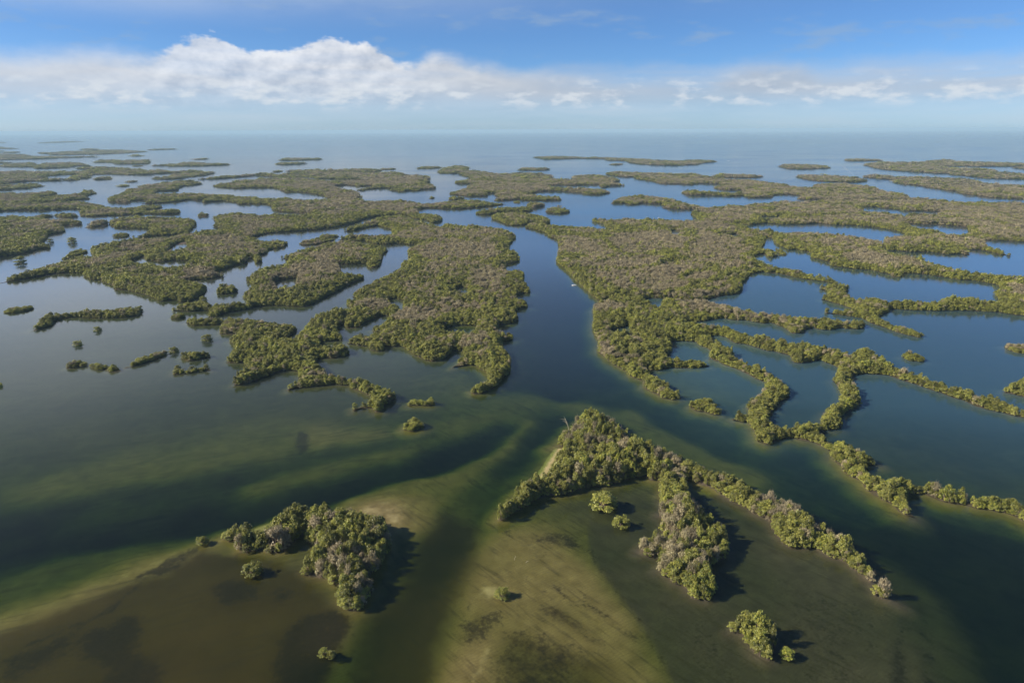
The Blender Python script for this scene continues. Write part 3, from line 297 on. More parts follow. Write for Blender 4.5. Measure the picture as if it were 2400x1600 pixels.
('T19','thin far bar just right of the very long far island',[[(-3037,5920),(-3090,6203),(-2974,6259),(-2931,6249),(-2917,6039),(-2978,5884)]],[],1),
('T20','short far islet near the left edge above the tapering strip',[[(-3839,5337),(-3893,5490),(-3810,5480),(-3739,5376),(-3686,5218)]],[],1),
('T21','small sliver of far mangroves at the very left edge',[[(-4209,5763),(-4198,5823),(-4109,5754),(-4065,5635),(-4122,5642)]],[],1),
('T22','hazy pointed far strip at the left edge near the horizon',[[(-5274,7234),(-5314,7383),(-4890,6863),(-4572,6571),(-4547,6519),(-4655,6460),(-4721,6469)]],[],1),
('T23','faint long key lying closest to the horizon at the left',[[(-6513,9791),(-6838,10525),(-7017,11064),(-6949,11370),(-6664,11096),(-6528,10676),(-6375,9926)]],[],1),
('T24','faint sliver closest to the horizon at the very left edge',[[(-7820,10747),(-7702,10721),(-7280,10273),(-7198,10016),(-7379,10138)]],[],1),
('U','mangrove island with a round inner pond between the creeks, left of centre',[[(-285,836),(-281,830),(-278,854),(-267,878),(-259,895),(-259,917),(-251,940),(-235,950),(-218,945),(-206,930),(-188,911),(-173,902),(-160,884),(-162,888),(-163,856),(-156,810),(-154.1,776.8),(-161.0,767.2),(-168,784),(-170,797),(-186,794),(-204,791),(-189.2,746.3),(-181.1,722.1),(-175.1,716.2),(-161.7,718.8),(-155.3,710.1),(-156.8,710.6),(-163.6,694.4),(-168.9,668.9),(-171.7,645.1),(-178.4,622.8),(-180.8,601.9),(-184.8,592.0),(-194.6,592.2),(-205.6,596.3),(-218.4,596.5),(-228.8,592.7),(-234.5,581.2),(-245.9,573.8),(-249.8,564.8),(-248.7,557.6),(-256.1,557.7),(-255.3,554.9),(-261.7,577.8),(-269.2,579.8),(-278.1,576.2),(-290.5,578.2),(-297.1,580.2),(-295.4,577.7),(-294.0,593.3),(-284.1,597.2),(-278.2,597.1),(-264.2,584.9),(-249.7,584.7),(-242.4,590.5),(-231.6,598.4),(-253.1,628.4),(-253.7,631.1),(-256.0,654.5),(-261.2,680.1),(-270.8,693.7),(-277.0,698.8),(-277.2,712.4),(-277.4,729.8),(-278.1,741.9),(-284,754),(-270,761),(-263,777),(-266,819)]],[[(-249.9,696.0),(-244.3,706.7),(-236.8,712.0),(-227.8,714.7),(-215.7,670.5),(-215.1,657.9),(-227.0,648.4),(-232.1,660.7)]],1),
('U0','low strip of mangroves at the creek mouth above the ponded island',[[(-294,943),(-292,965),(-278,975),(-257,980),(-252,984),(-262,959),(-269,943),(-284,936)],[(-283,996),(-282,1014),(-268,1023),(-254,1011),(-256,1010),(-265,996),(-281,997)]],[],0.73),
('V1','small islet under the left tail of the ponded island',[[(-286.8,554.1),(-285.9,562.9),(-280.3,562.8),(-276.6,558.6),(-275.9,552.8),(-282.4,551.2)]],[],0.61),
('V2','oval islet in the creek between the broad left forest and the ponded island',[[(-285.6,645.7),(-289.2,659.9),(-284.5,669.8),(-275.0,662.1),(-268.4,653.9),(-270.7,644.4),(-278.2,642.3),(-283.5,642.4)]],[],1),
('l1','short flat islet alone near the left edge of the wide bay',[[(-441.5,574.4),(-442.1,582.0),(-437.8,589.7),(-428.4,591.5),(-425.2,589.9),(-425.0,580.3),(-431.4,572.9),(-439.0,573.0)]],[],0.61),
('l2','bent mangrove strip lying alone across the upper left bay',[[(-377.2,513.0),(-380.4,525.6),(-389.2,545.5),(-392.0,559.6),(-379.2,561.2),(-372.1,564.7),(-367.9,570.2),(-361.7,575.7),(-348.1,571.7),(-338.0,579.1),(-324.6,580.9),(-323.1,578.7),(-319.2,564.0),(-326.6,557.0),(-339.5,555.4),(-353.3,555.6),(-369.4,559.4),(-378.3,556.0),(-381.3,549.2),(-373.3,532.5),(-376.6,521.5),(-377.8,516.9)]],[],0.86),
('l3','leftmost low islet in the broken row across the left bay',[[(-296.4,428.5),(-297.3,434.1),(-294.1,438.5),(-287.5,437.3),(-286.1,434.6),(-288.6,429.1),(-295.2,428.1)]],[],0.55),
('l4','second low islet from the left in the broken row across the left bay',[[(-283.8,433.2),(-280.6,433.2),(-269.2,429.8),(-266.5,427.6),(-264.2,428.6),(-256.8,423.1),(-256.6,422.3),(-259.1,420.2),(-264.0,421.3),(-267.2,424.5),(-275.0,425.7)]],[],0.61),
('l5','slanting finger of mangroves in the middle of the broken row, left bay',[[(-254.7,429.9),(-256.3,441.2),(-252.4,448.2),(-251.2,457.9),(-245.5,460.3),(-244.1,457.7),(-245.1,448.1),(-249.5,438.9),(-251.7,433.3),(-255.2,429.0),(-256.8,427.9),(-258.0,429.9)]],[],0.61),
('l7','upper of the two low islets nearest the left forest spits',[[(-229.5,449.1),(-229.5,455.8),(-220.2,452.0),(-214.1,455.6),(-209.8,450.7),(-210.6,450.1),(-216.1,445.4),(-222.0,442.0),(-227.7,447.9)]],[],0.73),
('l8','lower of the two low islets nearest the left forest spits',[[(-220.2,418.1),(-223.1,427.3),(-220.2,427.3),(-214.0,418.6),(-211.7,422.8),(-205.7,423.9),(-202.1,427.1),(-197.5,422.8),(-200.1,421.9),(-207.7,419.9),(-213.0,415.8),(-218.1,414.8)]],[],0.61),
('Y1','thin islet pair at the upper end of the central channel, left one',[[(-68,1293),(-56,1322),(-31,1349),(1,1378),(1,1358),(23,1367),(42,1356),(41,1332),(22,1324),(1,1324),(-10,1316),(-36,1290),(-54,1282)]],[],1),
('Y2','blunt mangrove island standing at the upper mouth of the central channel',[[(-36,1218),(-29,1267),(-10,1281),(1,1273),(1,1275),(21,1274),(40,1248),(59,1223),(66,1169),(64,1155),(55,1141),(38,1162),(28,1149),(19,1135),(1,1129),(-9,1143),(-22,1186),(-34,1216)]],[],1),
('Y3','small islet just above the upper mouth of the central channel',[[(27,1397),(38,1462),(59,1472),(70,1424),(59,1409),(45,1390),(30,1410)]],[],1),
('Y4','oval islet alone in the sound right of the channel mouth islands',[[(65,1327),(76,1365),(100,1370),(112,1325),(110,1303),(93,1291),(79,1295),(67,1313)]],[],1),
('Y5','tiny islet left of the small islet above the channel mouth',[[(4,1504),(11,1530),(19,1508),(18,1488),(8,1477)]],[],0.73),
]
BUSHES=[
('small bright green bush on the sand spit left of the near left island',-118.4,226.3,2.07),
('round green mangrove bush standing below the near left island',-92.5,207.7,3.07),
('left one of two small touching bushes at the bottom edge of the grassy flat',-56.9,167.8,1.56),
('right one of two small touching bushes at the bottom edge of the grassy flat',-54.5,167.1,1.30),
('small mangrove bush on the ridge of the sand lobe at the bottom centre',-3.5,194.3,2.40),
('big round mangrove bush in the sheltered water inside the forked island',37.9,251.4,5.19),
('smaller upright bush below the big round bush inside the forked island',43.0,237.4,3.09),
('little bush at the lower tip of the lone oval island, lower right',81.4,166.4,2.00),
('round bush at the tail of the ponded island, dark green',-285.1,614.1,3.41),
('small lone bush nearest the left forest spits in the left bay',-228.4,489.1,3.73),
('upper lone bush in the open left bay below the bent strip',-326.7,517.3,2.74),
('lower lone bush in the open left bay below the bent strip',-319.4,479.3,2.87),
('tiny bush beside the left-edge island in the bright water',-653.2,966.0,4.00),
('small bush alone in the bright water right of the left-edge island',-621.4,964.4,5.83),
('dark round bush in the bright water below the left-edge island',-589.1,810.8,5.98),
('tiny low bush between the slanting finger and the two low islets',-240.6,462.2,3.09),
('bush cut by the left edge of the picture in the wide bay',-316.6,394.7,1.74),
]
DEPTHS=[
(1.4,[(-324.0,405.7),(-282.4,405.2),(-240.9,404.8),(-188.5,394.6)]),
(1.7,[(-275.8,338.2),(-237.4,352.6),(-192.3,360.0),(-145.6,359.6)]),
(1.6,[(-151.5,376.2),(-110.5,367.3),(-67.7,375.4)]),
(2.0,[(-240.0,288.3),(-211.0,299.2)]),
(1.35,[(-209.4,272.6),(-190.8,282.6),(-165.9,293.1),(-128.6,304.3),(-114.0,300.7)]),
(0.9,[(-101.7,325.6),(-93.9,315.1),(-80.7,317.5),(-65.2,323.9)]),
(1.3,[(-132.6,323.2),(-125.8,336.8)]),
(3.3,[(-178.2,245.4),(-162.8,258.1),(-139.0,267.2),(-117.9,282.0)]),
(4.5,[(-200.4,232.8),(-177.1,236.5),(-152.0,237.9),(-128.8,244.1),(-105.2,246.4)]),
(4.3,[(-106.1,249.0),(-87.8,264.0),(-66.1,273.4),(-43.3,285.6),(-19.1,305.8),(-0.2,330.1)]),
(1.5,[(-114.3,271.8),(-93.1,282.8),(-75.6,294.6),(-57.3,309.8),(-37.3,327.7),(-21.0,341.6),(-0.1,355.0),(-0.1,362.9),(15.8,371.1)]),
(2.6,[(-120.5,289.5),(-106.5,293.8),(-83.9,307.6),(-64.0,317.4),(-42.6,323.7)]),
(1.0,[(-55.3,267.5),(-42.0,275.2),(-27.7,280.2),(-13.3,295.2),(-0.2,314.3),(-0.2,322.0),(11.5,335.5)]),
(0.6,[(-67.3,256.5),(-53.7,258.2),(-41.6,254.6)]),
(0.06,[(-61.4,250.4),(-54.5,249.9),(-49.3,248.6),(-46.0,244.4)]),
(0.5,[(-40.8,248.6),(-37.7,241.9)]),
(1.8,[(-20.5,247.5),(-27.2,224.4),(-32.9,204.6)]),
(1.45,[(-33.5,182.4),(-34.7,168.1),(-36.0,156.8),(-36.6,151.6)]),
(1.2,[(-28.5,170.3),(-24.8,182.3)]),
(2.2,[(-47.5,182.4),(-47.2,172.7),(-47.5,163.8)]),
(3.5,[(-0.2,286.3),(7.8,303.2),(13.8,321.9),(23.5,341.2)]),
(2.5,[(-7.5,268.1),(-13.8,248.4)]),
(4.2,[(32.6,383.1),(28.5,422.2)]),
(4.6,[(29.8,602.7),(30.8,753.9),(29,901),(26,1053)]),
(4.2,[(31.6,472.0),(35.8,424.5)]),
(3.4,[(11.8,472.2),(-0.1,424.9)]),
(3.0,[(57.5,374.1),(78.3,349.6),(95.0,321.1),(109.5,296.5)]),
(3.5,[(127.8,296.3),(130.3,265.1),(136.3,247.3)]),
(3.6,[(153.8,223.2),(154.0,197.6),(150.9,171.7)]),
(4.2,[(146.5,158.6),(145.5,147.0)]),
(1.2,[(66.7,352.8),(79.7,328.0),(91.7,308.5),(100.9,285.5),(105.7,277.1)]),
(1.2,[(37.1,361.0),(45.7,354.5)]),
(1.1,[(27.0,252.3),(39.5,243.8),(55.9,261.0)]),
(0.35,[(-0.3,227.8),(11.7,217.2),(23.2,210.5),(26.3,203.1),(32.1,189.9),(36.2,182.0)]),
(0.35,[(3.5,204.4),(10.9,198.4)]),
(0.4,[(4.9,184.7),(13.3,178.1),(21.4,173.3)]),
(0.55,[(28.3,174.7),(31.9,165.6),(35.6,159.2),(35.8,151.3)]),
(0.9,[(2.9,167.9),(12.4,163.5),(21.6,159.3),(20.7,151.4)]),
(1.25,[(30.2,224.0),(31.4,213.7),(35.8,203.0),(39.8,193.1),(43.1,185.5),(44.9,177.0),(45.5,165.5),(47.5,156.4)]),
(1.05,[(47.5,195.3),(58.8,181.9),(61.6,167.6),(58.3,151.2)]),
(1.0,[(98.4,197.9),(104.5,186.8),(92.5,167.4),(85.4,151.1)]),
(1.1,[(116.0,181.5),(115.3,167.3),(115.3,156.0)]),
(1.7,[(139.0,200.6),(136.6,184.0),(133.1,167.2),(129.9,154.7)]),
(1.3,[(83.9,216.7),(81.6,198.0)]),
(0.9,[(100.5,223.5),(107.2,210.0),(114.6,200.7),(120.6,190.4)]),
(0.45,[(-163.0,180.6),(-154.9,189.3),(-145.8,198.2),(-136.0,207.7),(-124.4,216.1),(-117.7,228.6)]),
(1.0,[(-168.5,188.3),(-159.2,196.0),(-149.7,204.7),(-139.7,214.8),(-125.9,223.6)]),
(0.45,[(-102.0,237.5),(-97.9,240.7)]),
(2.0,[(-174.5,196.6),(-164.6,204.2),(-154.5,213.0),(-144.1,223.0),(-130.3,228.7)]),
(0.65,[(-123.9,199.2),(-107.6,188.0),(-97.4,173.0),(-85.3,159.8),(-82.0,151.9)]),
(0.7,[(-134.3,173.2),(-141.7,164.3),(-142.7,152.2)]),
(0.7,[(-82.4,182.6),(-75.2,193.2)]),
(0.8,[(-84.8,211.2),(-68.7,196.0)]),
(0.45,[(-53.8,172.8),(-52.1,180.0),(-51.4,184.5)]),
(0.5,[(-9.3,187.4),(-14.0,177.3)]),
(0.22,[(-9.3,170.2),(-11.6,163.6),(-12.9,157.4)]),
(0.3,[(-4.2,201.4),(-5.9,192.8)]),
(0.5,[(-4.4,217.3),(-2.5,227.8)]),
(0.1,[(24.4,304.2),(20.6,295.0),(16.8,283.0),(12.6,277.8)]),
(0.5,[(21.1,303.1),(15.1,288.4),(9.6,277.9)]),
(2.0,[(15.8,303.1),(8.9,286.2),(2.7,270.9)]),
(1.9,[(169.3,372.9),(162.6,356.5)]),
(2.0,[(209.5,364.1),(222.8,333.6),(234.2,307.2)]),
(1.7,[(185.0,295.9),(202.6,274.3)]),
(2.0,[(267.9,642.3),(384.7,664.2),(454.6,639.1)]),
(2.2,[(334.4,495.4),(385.4,509.5)]),
(1.4,[(102.1,401.0),(111.8,385.9)]),
(1.8,[(124.2,463.1)]),
(2.4,[(433,1066),(538,1039)]),
(2.4,[(521,797),(566,769)]),
(2.2,[(-191.8,567.5),(-155.8,659.0),(-143,811)]),
(1.3,[(-108.0,441.8),(-77.5,436.9)]),
(1.4,[(-59.7,412.8),(-37.0,393.0)]),
(1.6,[(-454.7,631.7),(-392.2,630.7)]),
(1.6,[(-353.8,519.6),(-293.0,518.8)]),
(1.7,[(-334.1,451.6)]),
(2.0,[(-562,792),(-647,1071)]),
]
GRASS=[
(1.0,3,[(-104.4,199.1),(-103.6,204.5),(-98.4,205.7),(-89.5,202.6),(-86.4,199.0),(-87.2,193.9),(-92.7,191.1),(-98.6,192.3)]),
(0.7,3,[(-84.5,199.0),(-79.8,201.9),(-72.2,197.7),(-73.6,191.6),(-79.8,190.5)]),
(1.0,2,[(-71.6,163.9),(-72.2,172.9),(-71.6,181.6),(-67.9,186.7),(-59.5,188.8),(-53.9,186.1),(-51.9,182.0),(-52.3,176.1),(-53.1,170.9),(-54.1,166.0),(-55.6,160.5),(-55.0,153.7),(-64.4,153.7)]),
(1.0,2.5,[(-137.2,178.0),(-129.4,182.4),(-127.5,186.5),(-123.3,187.3),(-120.2,185.4),(-117.0,177.9),(-114.6,170.8),(-107.8,167.2),(-102.4,162.0),(-99.6,153.9),(-118.0,154.0),(-118.7,163.3),(-128.5,166.4),(-133.2,170.9)]),
(0.85,3,[(-153.6,167.4),(-146.8,171.9),(-140.6,178.0),(-137.5,181.9),(-135.1,175.6),(-135.3,167.3),(-140.5,160.1),(-145.4,156.1)]),
(0.9,1.2,[(-134.0,207.7),(-130.1,211.5),(-127.0,218.1),(-123.2,222.2),(-119.7,225.3),(-117.7,223.6),(-119.3,218.0),(-121.3,209.5),(-125.6,206.4),(-131.0,207.1),(-128.7,200.4),(-130.8,198.1),(-130.4,189.2),(-134.4,185.0),(-143.4,177.0),(-147.4,172.8),(-152.5,170.5),(-145.1,178.5),(-135.6,187.1),(-132.8,193.6),(-131.8,199.9),(-130.4,201.6)]),
(1.0,2.2,[(-110.5,315.2),(-112.6,327.0),(-111.2,330.8),(-106.3,325.6),(-101.6,312.6),(-102.1,303.5),(-106.1,305.3)]),
(0.5,4,[(-148.9,379.7),(-145.4,386.8),(-132.9,374.3),(-128.2,367.5),(-134.6,367.6)]),
(0.6,4,[(-97.4,349.8),(-95.6,357.5),(-90.4,359.0),(-89.3,351.2),(-92.7,345.2)]),
(0.5,6,[(-113.3,432.6),(-93.1,441.4),(-75.4,423.4),(-79.0,403.0),(-101.3,411.2)]),
(0.45,10,[(37.3,227.5),(51.2,213.6),(55.6,198.1),(70.8,187.0),(81.4,181.7),(70.4,151.1),(49.3,151.2),(48.6,167.7),(46.6,181.9),(42.0,195.4),(36.9,210.5)]),
(0.45,8,[(91.6,210.1),(104.6,203.8),(117.8,192.1),(126.3,187.7),(114.4,171.9),(100.4,151.0),(70.4,151.1)]),
(0.9,2,[(114.2,169.6),(119.1,175.6),(124.4,181.0),(127.8,181.5),(122.0,176.6),(117.2,167.3),(115.6,162.1),(111.1,152.8),(104.4,152.9)]),
(0.9,1.5,[(128.6,181.0),(130.3,177.5),(129.9,172.2),(128.7,171.3),(127.9,175.6),(127.2,178.5)]),
(0.95,1.5,[(123.4,169.1),(126.3,169.5),(126.7,166.8),(123.9,164.2),(121.6,164.7)]),
(0.8,1.5,[(121.0,164.2),(120.5,159.6),(121.7,156.3),(119.5,152.8),(115.9,152.8),(116.9,158.8)]),
(0.6,2,[(128.0,185.6),(131.9,185.0),(134.5,183.5),(131.9,178.9),(131.9,182.5),(127.6,183.5)]),
(0.75,1.6,[(10.0,205.6),(15.6,201.9),(20.0,192.1),(25.2,192.6),(29.9,187.2),(34.2,180.5),(38.7,176.5),(42.2,177.0),(39.8,173.2),(35.2,176.1),(30.9,181.5),(26.6,186.2),(19.9,190.5),(15.6,197.2)]),
(0.6,3,[(-3.8,178.2),(4.8,179.6),(11.5,175.7),(19.6,171.9),(29.2,169.1),(25.7,167.8),(20.4,163.5),(17.7,151.4),(-3.4,151.5)]),
(0.7,2.5,[(6.9,190.6),(15.9,190.0),(20.5,182.1),(24.9,174.7),(29.3,169.6),(23.2,174.7),(17.0,181.1),(10.2,184.7)]),
(0.75,2,[(3.9,227.4),(12.5,232.9),(19.0,235.2),(25.1,231.3),(28.7,221.9),(20.2,223.3),(12.1,225.2)]),
(0.6,1.2,[(20.8,200.7),(25.4,194.9),(27.0,189.9),(25.2,192.6),(21.9,197.2)]),
(0.5,1,[(2.2,224.2),(13.5,220.6),(13.5,215.8),(9.7,215.2),(3.8,221.4),(12.6,218.5)]),
(0.65,0.7,[(30.2,224.0),(31.1,214.4),(34.1,204.8),(38.0,193.1),(41.6,183.0),(43.4,174.6),(45.0,166.4),(46.0,156.7),(46.1,153.2),(45.1,156.7),(43.9,165.9),(42.0,174.1),(40.4,182.5),(36.8,192.6),(32.9,204.2),(29.8,213.7),(29.0,222.6)]),
(0.55,0.5,[(-0.3,227.4),(7.9,224.1),(13.9,220.6),(13.4,215.2),(12.8,214.8),(12.6,219.2),(5.9,223.4),(-0.3,225.6)]),
(0.5,0.6,[(2.1,213.9),(5.4,204.4),(10.9,198.4),(17.1,191.6),(15.5,190.5),(9.7,196.7),(4.2,203.2)]),
(0.5,0.6,[(7.5,209.4),(12.1,201.3),(15.8,199.6),(19.7,192.7),(17.9,192.7),(14.5,197.2),(10.3,202.0)]),
(0.45,0.6,[(13.9,187.3),(19.4,184.6),(24.3,178.1),(28.3,172.3),(26.4,172.8),(21.9,178.6),(17.1,183.1)]),
(0.6,0.5,[(-16.6,184.3),(-16.1,188.0),(-14.3,192.9),(-12.6,196.2),(-13.2,192.9),(-15.1,189.1),(-15.5,184.3)]),
(0.6,0.4,[(-50.4,184.5),(-51.0,179.5),(-51.7,175.1),(-52.7,170.9),(-53.3,171.4),(-52.4,176.5),(-51.7,181.0)]),
(0.75,2,[(-16.8,182.3),(-9.3,187.4),(-4.0,188.5),(-2.2,184.8),(-5.6,179.7),(-8.8,174.9),(-12.0,171.2),(-16.2,173.5)]),
(0.6,3,[(-7.0,170.2),(-0.4,172.5),(-0.4,155.3),(-8.1,155.4),(-6.8,163.6)]),
(0.7,2,[(-6.9,237.7),(-0.3,235.3),(-0.3,227.8),(-4.6,233.0)]),
(0.5,1.5,[(-16.3,184.8),(-15.8,189.1),(-13.3,195.7),(-14.5,191.2),(-15.2,184.3)]),
]
MUD=[
(0.9,0.9,[(32.9,255.7),(111.0,264.2),(121.5,255.0),(140.7,238.2),(171.4,246.1),(206.9,222.8),(145.7,143.5),(44.8,143.9),(46.6,151.2),(45.7,156.7),(44.6,165.9),(42.6,174.1),(40.8,182.5),(37.2,192.6),(33.3,204.2),(29.8,213.7),(29.0,222.6),(28.9,231.3)]),
(0.8,7,[(13.4,252.4),(43.2,270.6),(64.9,270.4),(63.3,231.9),(49.1,223.9),(30.2,239.0),(25.9,239.9)]),
(0.5,12,[(-355.1,449.2),(-176.8,447.0),(-41.4,445.4),(-51.7,350.8),(-102.4,336.6),(-139.6,342.7),(-163.8,323.5),(-200.4,299.1),(-240.0,288.3)]),
(0.9,18,[(185.4,494.2),(626,801),(222.7,255.3),(169.0,284.9),(141.5,349.0)]),
(0.7,6,[(-91.0,217.9),(-73.9,214.4),(-55.7,187.7),(-57.6,168.2),(-73.5,187.8)]),
]
BEACH=[
(0.5,1.2,[(-65.7,249.6),(-61.8,252.6),(-52.6,251.9),(-48.2,249.9),(-45.5,244.4),(-43.7,238.0),(-47.7,238.8),(-53.5,244.5),(-60.5,246.2)]),
(0.35,2.0,[(-66.9,254.8),(-53.7,258.2),(-41.6,254.6),(-36.5,246.9),(-36.9,235.6),(-43.3,235.7),(-45.5,244.4),(-52.6,252.1),(-61.8,252.6)]),
(1.0,0.8,[(25.1,306.4),(26.5,303.6),(21.5,293.8),(18.3,283.0),(16.5,277.3),(9.1,275.8),(13.5,288.4),(18.4,301.9),(21.3,307.3)]),
(0.8,1,[(-104.6,235.2),(-102.1,237.9),(-97.5,243.5),(-95.1,241.4),(-97.1,236.0),(-100.6,233.7)]),
(0.6,1.5,[(-10.0,163.6),(-9.0,171.1),(-7.0,170.2),(-8.4,163.6),(-10.6,156.6),(-13.7,156.6)]),
(0.6,1.5,[(-12.0,199.7),(-6.1,202.1),(-3.7,197.3),(-6.6,192.3),(-12.8,193.4)]),
(0.35,2,[(-144.8,202.9),(-138.0,211.6),(-126.3,220.1),(-119.5,227.9),(-117.3,225.7),(-122.4,216.0),(-133.7,207.1),(-140.8,199.3)]),
]
ALGAE=[
(1.0,5,[(-164.4,168.8),(-161.2,178.1),(-152.5,185.6),(-143.4,194.2),(-134.9,202.2),(-130.8,205.2),(-124.3,207.7),(-117.4,222.8),(-97.1,217.9),(-95.0,217.9),(-76.5,209.9),(-53.2,184.5),(-52.7,175.1),(-53.8,166.0),(-52.3,148.0),(-148.9,148.4)]),
(0.9,7,[(-49.4,183.5),(-41.5,198.7),(-36.4,231.7),(-27.6,251.8),(-13.4,239.3),(-12.1,210.8),(-17.5,192.9),(-21.4,172.6),(-20.3,147.8),(-45.7,148.0)]),
(0.55,4,[(-5.5,180.2),(4.8,179.2),(11.5,175.2),(19.6,171.4),(29.1,168.7),(31.9,165.6),(34.1,159.2),(33.6,147.6),(-4.8,147.8)]),
(0.6,3,[(6.9,190.0),(15.9,191.0),(21.4,184.1),(25.5,176.6),(29.3,170.0),(23.0,172.4),(14.2,181.6),(8.5,184.7)]),
]
DRY=[
(1.0,0.5,[(25.5,306.4),(26.7,303.6),(21.8,293.8),(18.6,283.0),(16.8,277.8),(12.1,277.3),(15.8,287.8),(20.1,299.5),(22.4,306.4)]),
]
STANDS=[(175,675,37,90),(88,884,33,52),(193,966,108,52),(-69,871,56,59),(-79,550,19,22),(-219,726,31,78),(-120,588,18,17),(428,805,36,51),(-523,1982,110,124),(-397,1697,49,107),(76,458,14,23),(84,570,15,16),(-271,919,45,33),(-336,728,30,27),(-23,711,19,52),(-383,2150,118,194),(30,1841,72,89),(140,756,25,39)]


# ------------------------------------------------------------------ materials
def material(name):
    mt = bpy.data.materials.new(name)
    mt.use_nodes = True
    return mt, NT(mt.node_tree)


def principled(T, colr, rough=0.6, spec=0.3):
    p = T.n('ShaderNodeBsdfPrincipled')
    if isinstance(colr, tuple):
        p.inputs['Base Color'].default_value = (*colr, 1)
    else:
        T.link(colr, p.inputs['Base Color'])
    p.inputs['Roughness'].default_value = rough
    p.inputs['Specular IOR Level'].default_value = spec
    return p


def finish(T, shader, volume=None):
    o = T.n('ShaderNodeOutputMaterial')
    if shader is not None:
        T.link(shader, o.inputs['Surface'])
    if volume is not None:
        T.link(volume, o.inputs['Volume'])


def leaf_material(name, dark, light, old, transl=0.3):
    mt, T = material(name)
    at = T.n('ShaderNodeAttribute', attribute_name='tint')
    oi = T.n('ShaderNodeObjectInfo')
    geo = T.n('ShaderNodeNewGeometry')
    big = T.noise(geo.outputs['Position'], 0.012, 3.0, 0.5)
    c = T.mix(at.outputs['Fac'], dark, light)
    f = T.m('MULTIPLY', T.m('ADD', oi.outputs['Random'], T.m('MULTIPLY', T.m('SUBTRACT', big, 0.5), 2.0)), 0.40, clamp=True)
    c = T.mix(f, c, old)
    # every tree has its own tone
    tone = T.lin(0.0, 1.0, 0.72, 1.75, T.m('FRACT', T.m('MULTIPLY', oi.outputs['Random'], 17.31)))
    sv = T.n('ShaderNodeVectorMath', operation='SCALE')
    T.link(c, sv.inputs[0])
    T.link(tone, sv.inputs['Scale'])
    c = sv.outputs[0]
    p = principled(T, c, 0.45, 0.45)
    tr = T.n('ShaderNodeBsdfTranslucent')
    T.link(c, tr.inputs[0])
    mx = T.n('ShaderNodeMixShader')
    mx.inputs[0].default_value = transl
    T.link(p.outputs[0], mx.inputs[1])
    T.link(tr.outputs[0], mx.inputs[2])
    finish(T, mx.outputs[0])
    return mt


M_leaf = leaf_material('mangrove_leaf', (0.074, 0.104, 0.018), (0.36, 0.34, 0.055), (0.21, 0.19, 0.06), 0.22)
M_dry = leaf_material('mangrove_dry_leaf', (0.158, 0.140, 0.062), (0.33, 0.282, 0.150), (0.305, 0.237, 0.160), 0.15)
mt, T = material('grey_branch')
geo = T.n('ShaderNodeNewGeometry')
nz = T.noise(geo.outputs['Position'], 1.7, 4.0, 0.6)
finish(T, principled(T, T.mix(nz, (0.25, 0.205, 0.125), (0.50, 0.44, 0.31)), 0.8, 0.1).outputs[0])
M_branch = mt
mt, T = material('mangrove_bark')
geo = T.n('ShaderNodeNewGeometry')
nz = T.noise(geo.outputs['Position'], 2.3, 4.0, 0.6)
finish(T, principled(T, T.mix(nz, (0.15, 0.105, 0.075), (0.34, 0.26, 0.20)), 0.85, 0.1).outputs[0])
M_bark = mt


# ------------------------------------------------------------------ mesh helpers
def mesh_from(name, V, faces, mats=(), midx=None, tint=None):
    me = bpy.data.meshes.new(name)
    V = np.asarray(V, dtype=np.float32)
    k = len(faces[0]) if len(faces) and not isinstance(faces, np.ndarray) else (faces.shape[1] if isinstance(faces, np.ndarray) else 4)
    if isinstance(faces, np.ndarray):
        nf = len(faces)
        me.vertices.add(len(V))
        me.vertices.foreach_set('co', V.ravel())
        me.loops.add(nf * k)
        me.polygons.add(nf)
        me.loops.foreach_set('vertex_index', faces.astype(np.int32).ravel())
        me.polygons.foreach_set('loop_start', np.arange(0, nf * k, k, dtype=np.int32))
        me.update(calc_edges=True)
    else:
        me.from_pydata([tuple(map(float, v)) for v in V], [], [tuple(f) for f in faces])
    for m_ in mats:
        me.materials.append(m_)
    if midx is not None:
        me.polygons.foreach_set('material_index', np.asarray(midx, dtype=np.int32))
    if tint is not None:
        a = me.attributes.new('tint', 'FLOAT', 'POINT')
        a.data.foreach_set('value', np.asarray(tint, dtype=np.float32))
    me.update()
    return me


class Sticks:
    """collects tapered limbs (4-sided tubes along polylines)"""
    def __init__(self):
        self.V, self.F = [], []

    def add(self, pts, r0, r1, sides=4):
        pts = [np.asarray(p, float) for p in pts]
        n = len(pts)
        base = len(self.V)
        for i, p in enumerate(pts):
            d = pts[min(i + 1, n - 1)] - pts[max(i - 1, 0)]
            d /= (np.linalg.norm(d) + 1e-9)
            a = np.cross(d, (0.31, 0.77, 0.55))
            a /= (np.linalg.norm(a) + 1e-9)
            b = np.cross(d, a)
            r = r0 + (r1 - r0) * i / (n - 1)
            for s in range(sides):
                t = 2 * math.pi * s / sides
                self.V.append(p + r * (math.cos(t) * a + math.sin(t) * b))
        for i in range(n - 1):
            for s in range(sides):
                s2 = (s + 1) % sides
                self.F.append((base + i * sides + s, base + i * sides + s2, base + (i + 1) * sides + s2, base + (i + 1) * sides + s))

    def arrays(self):
        return np.array(self.V), np.array(self.F, dtype=np.int32)


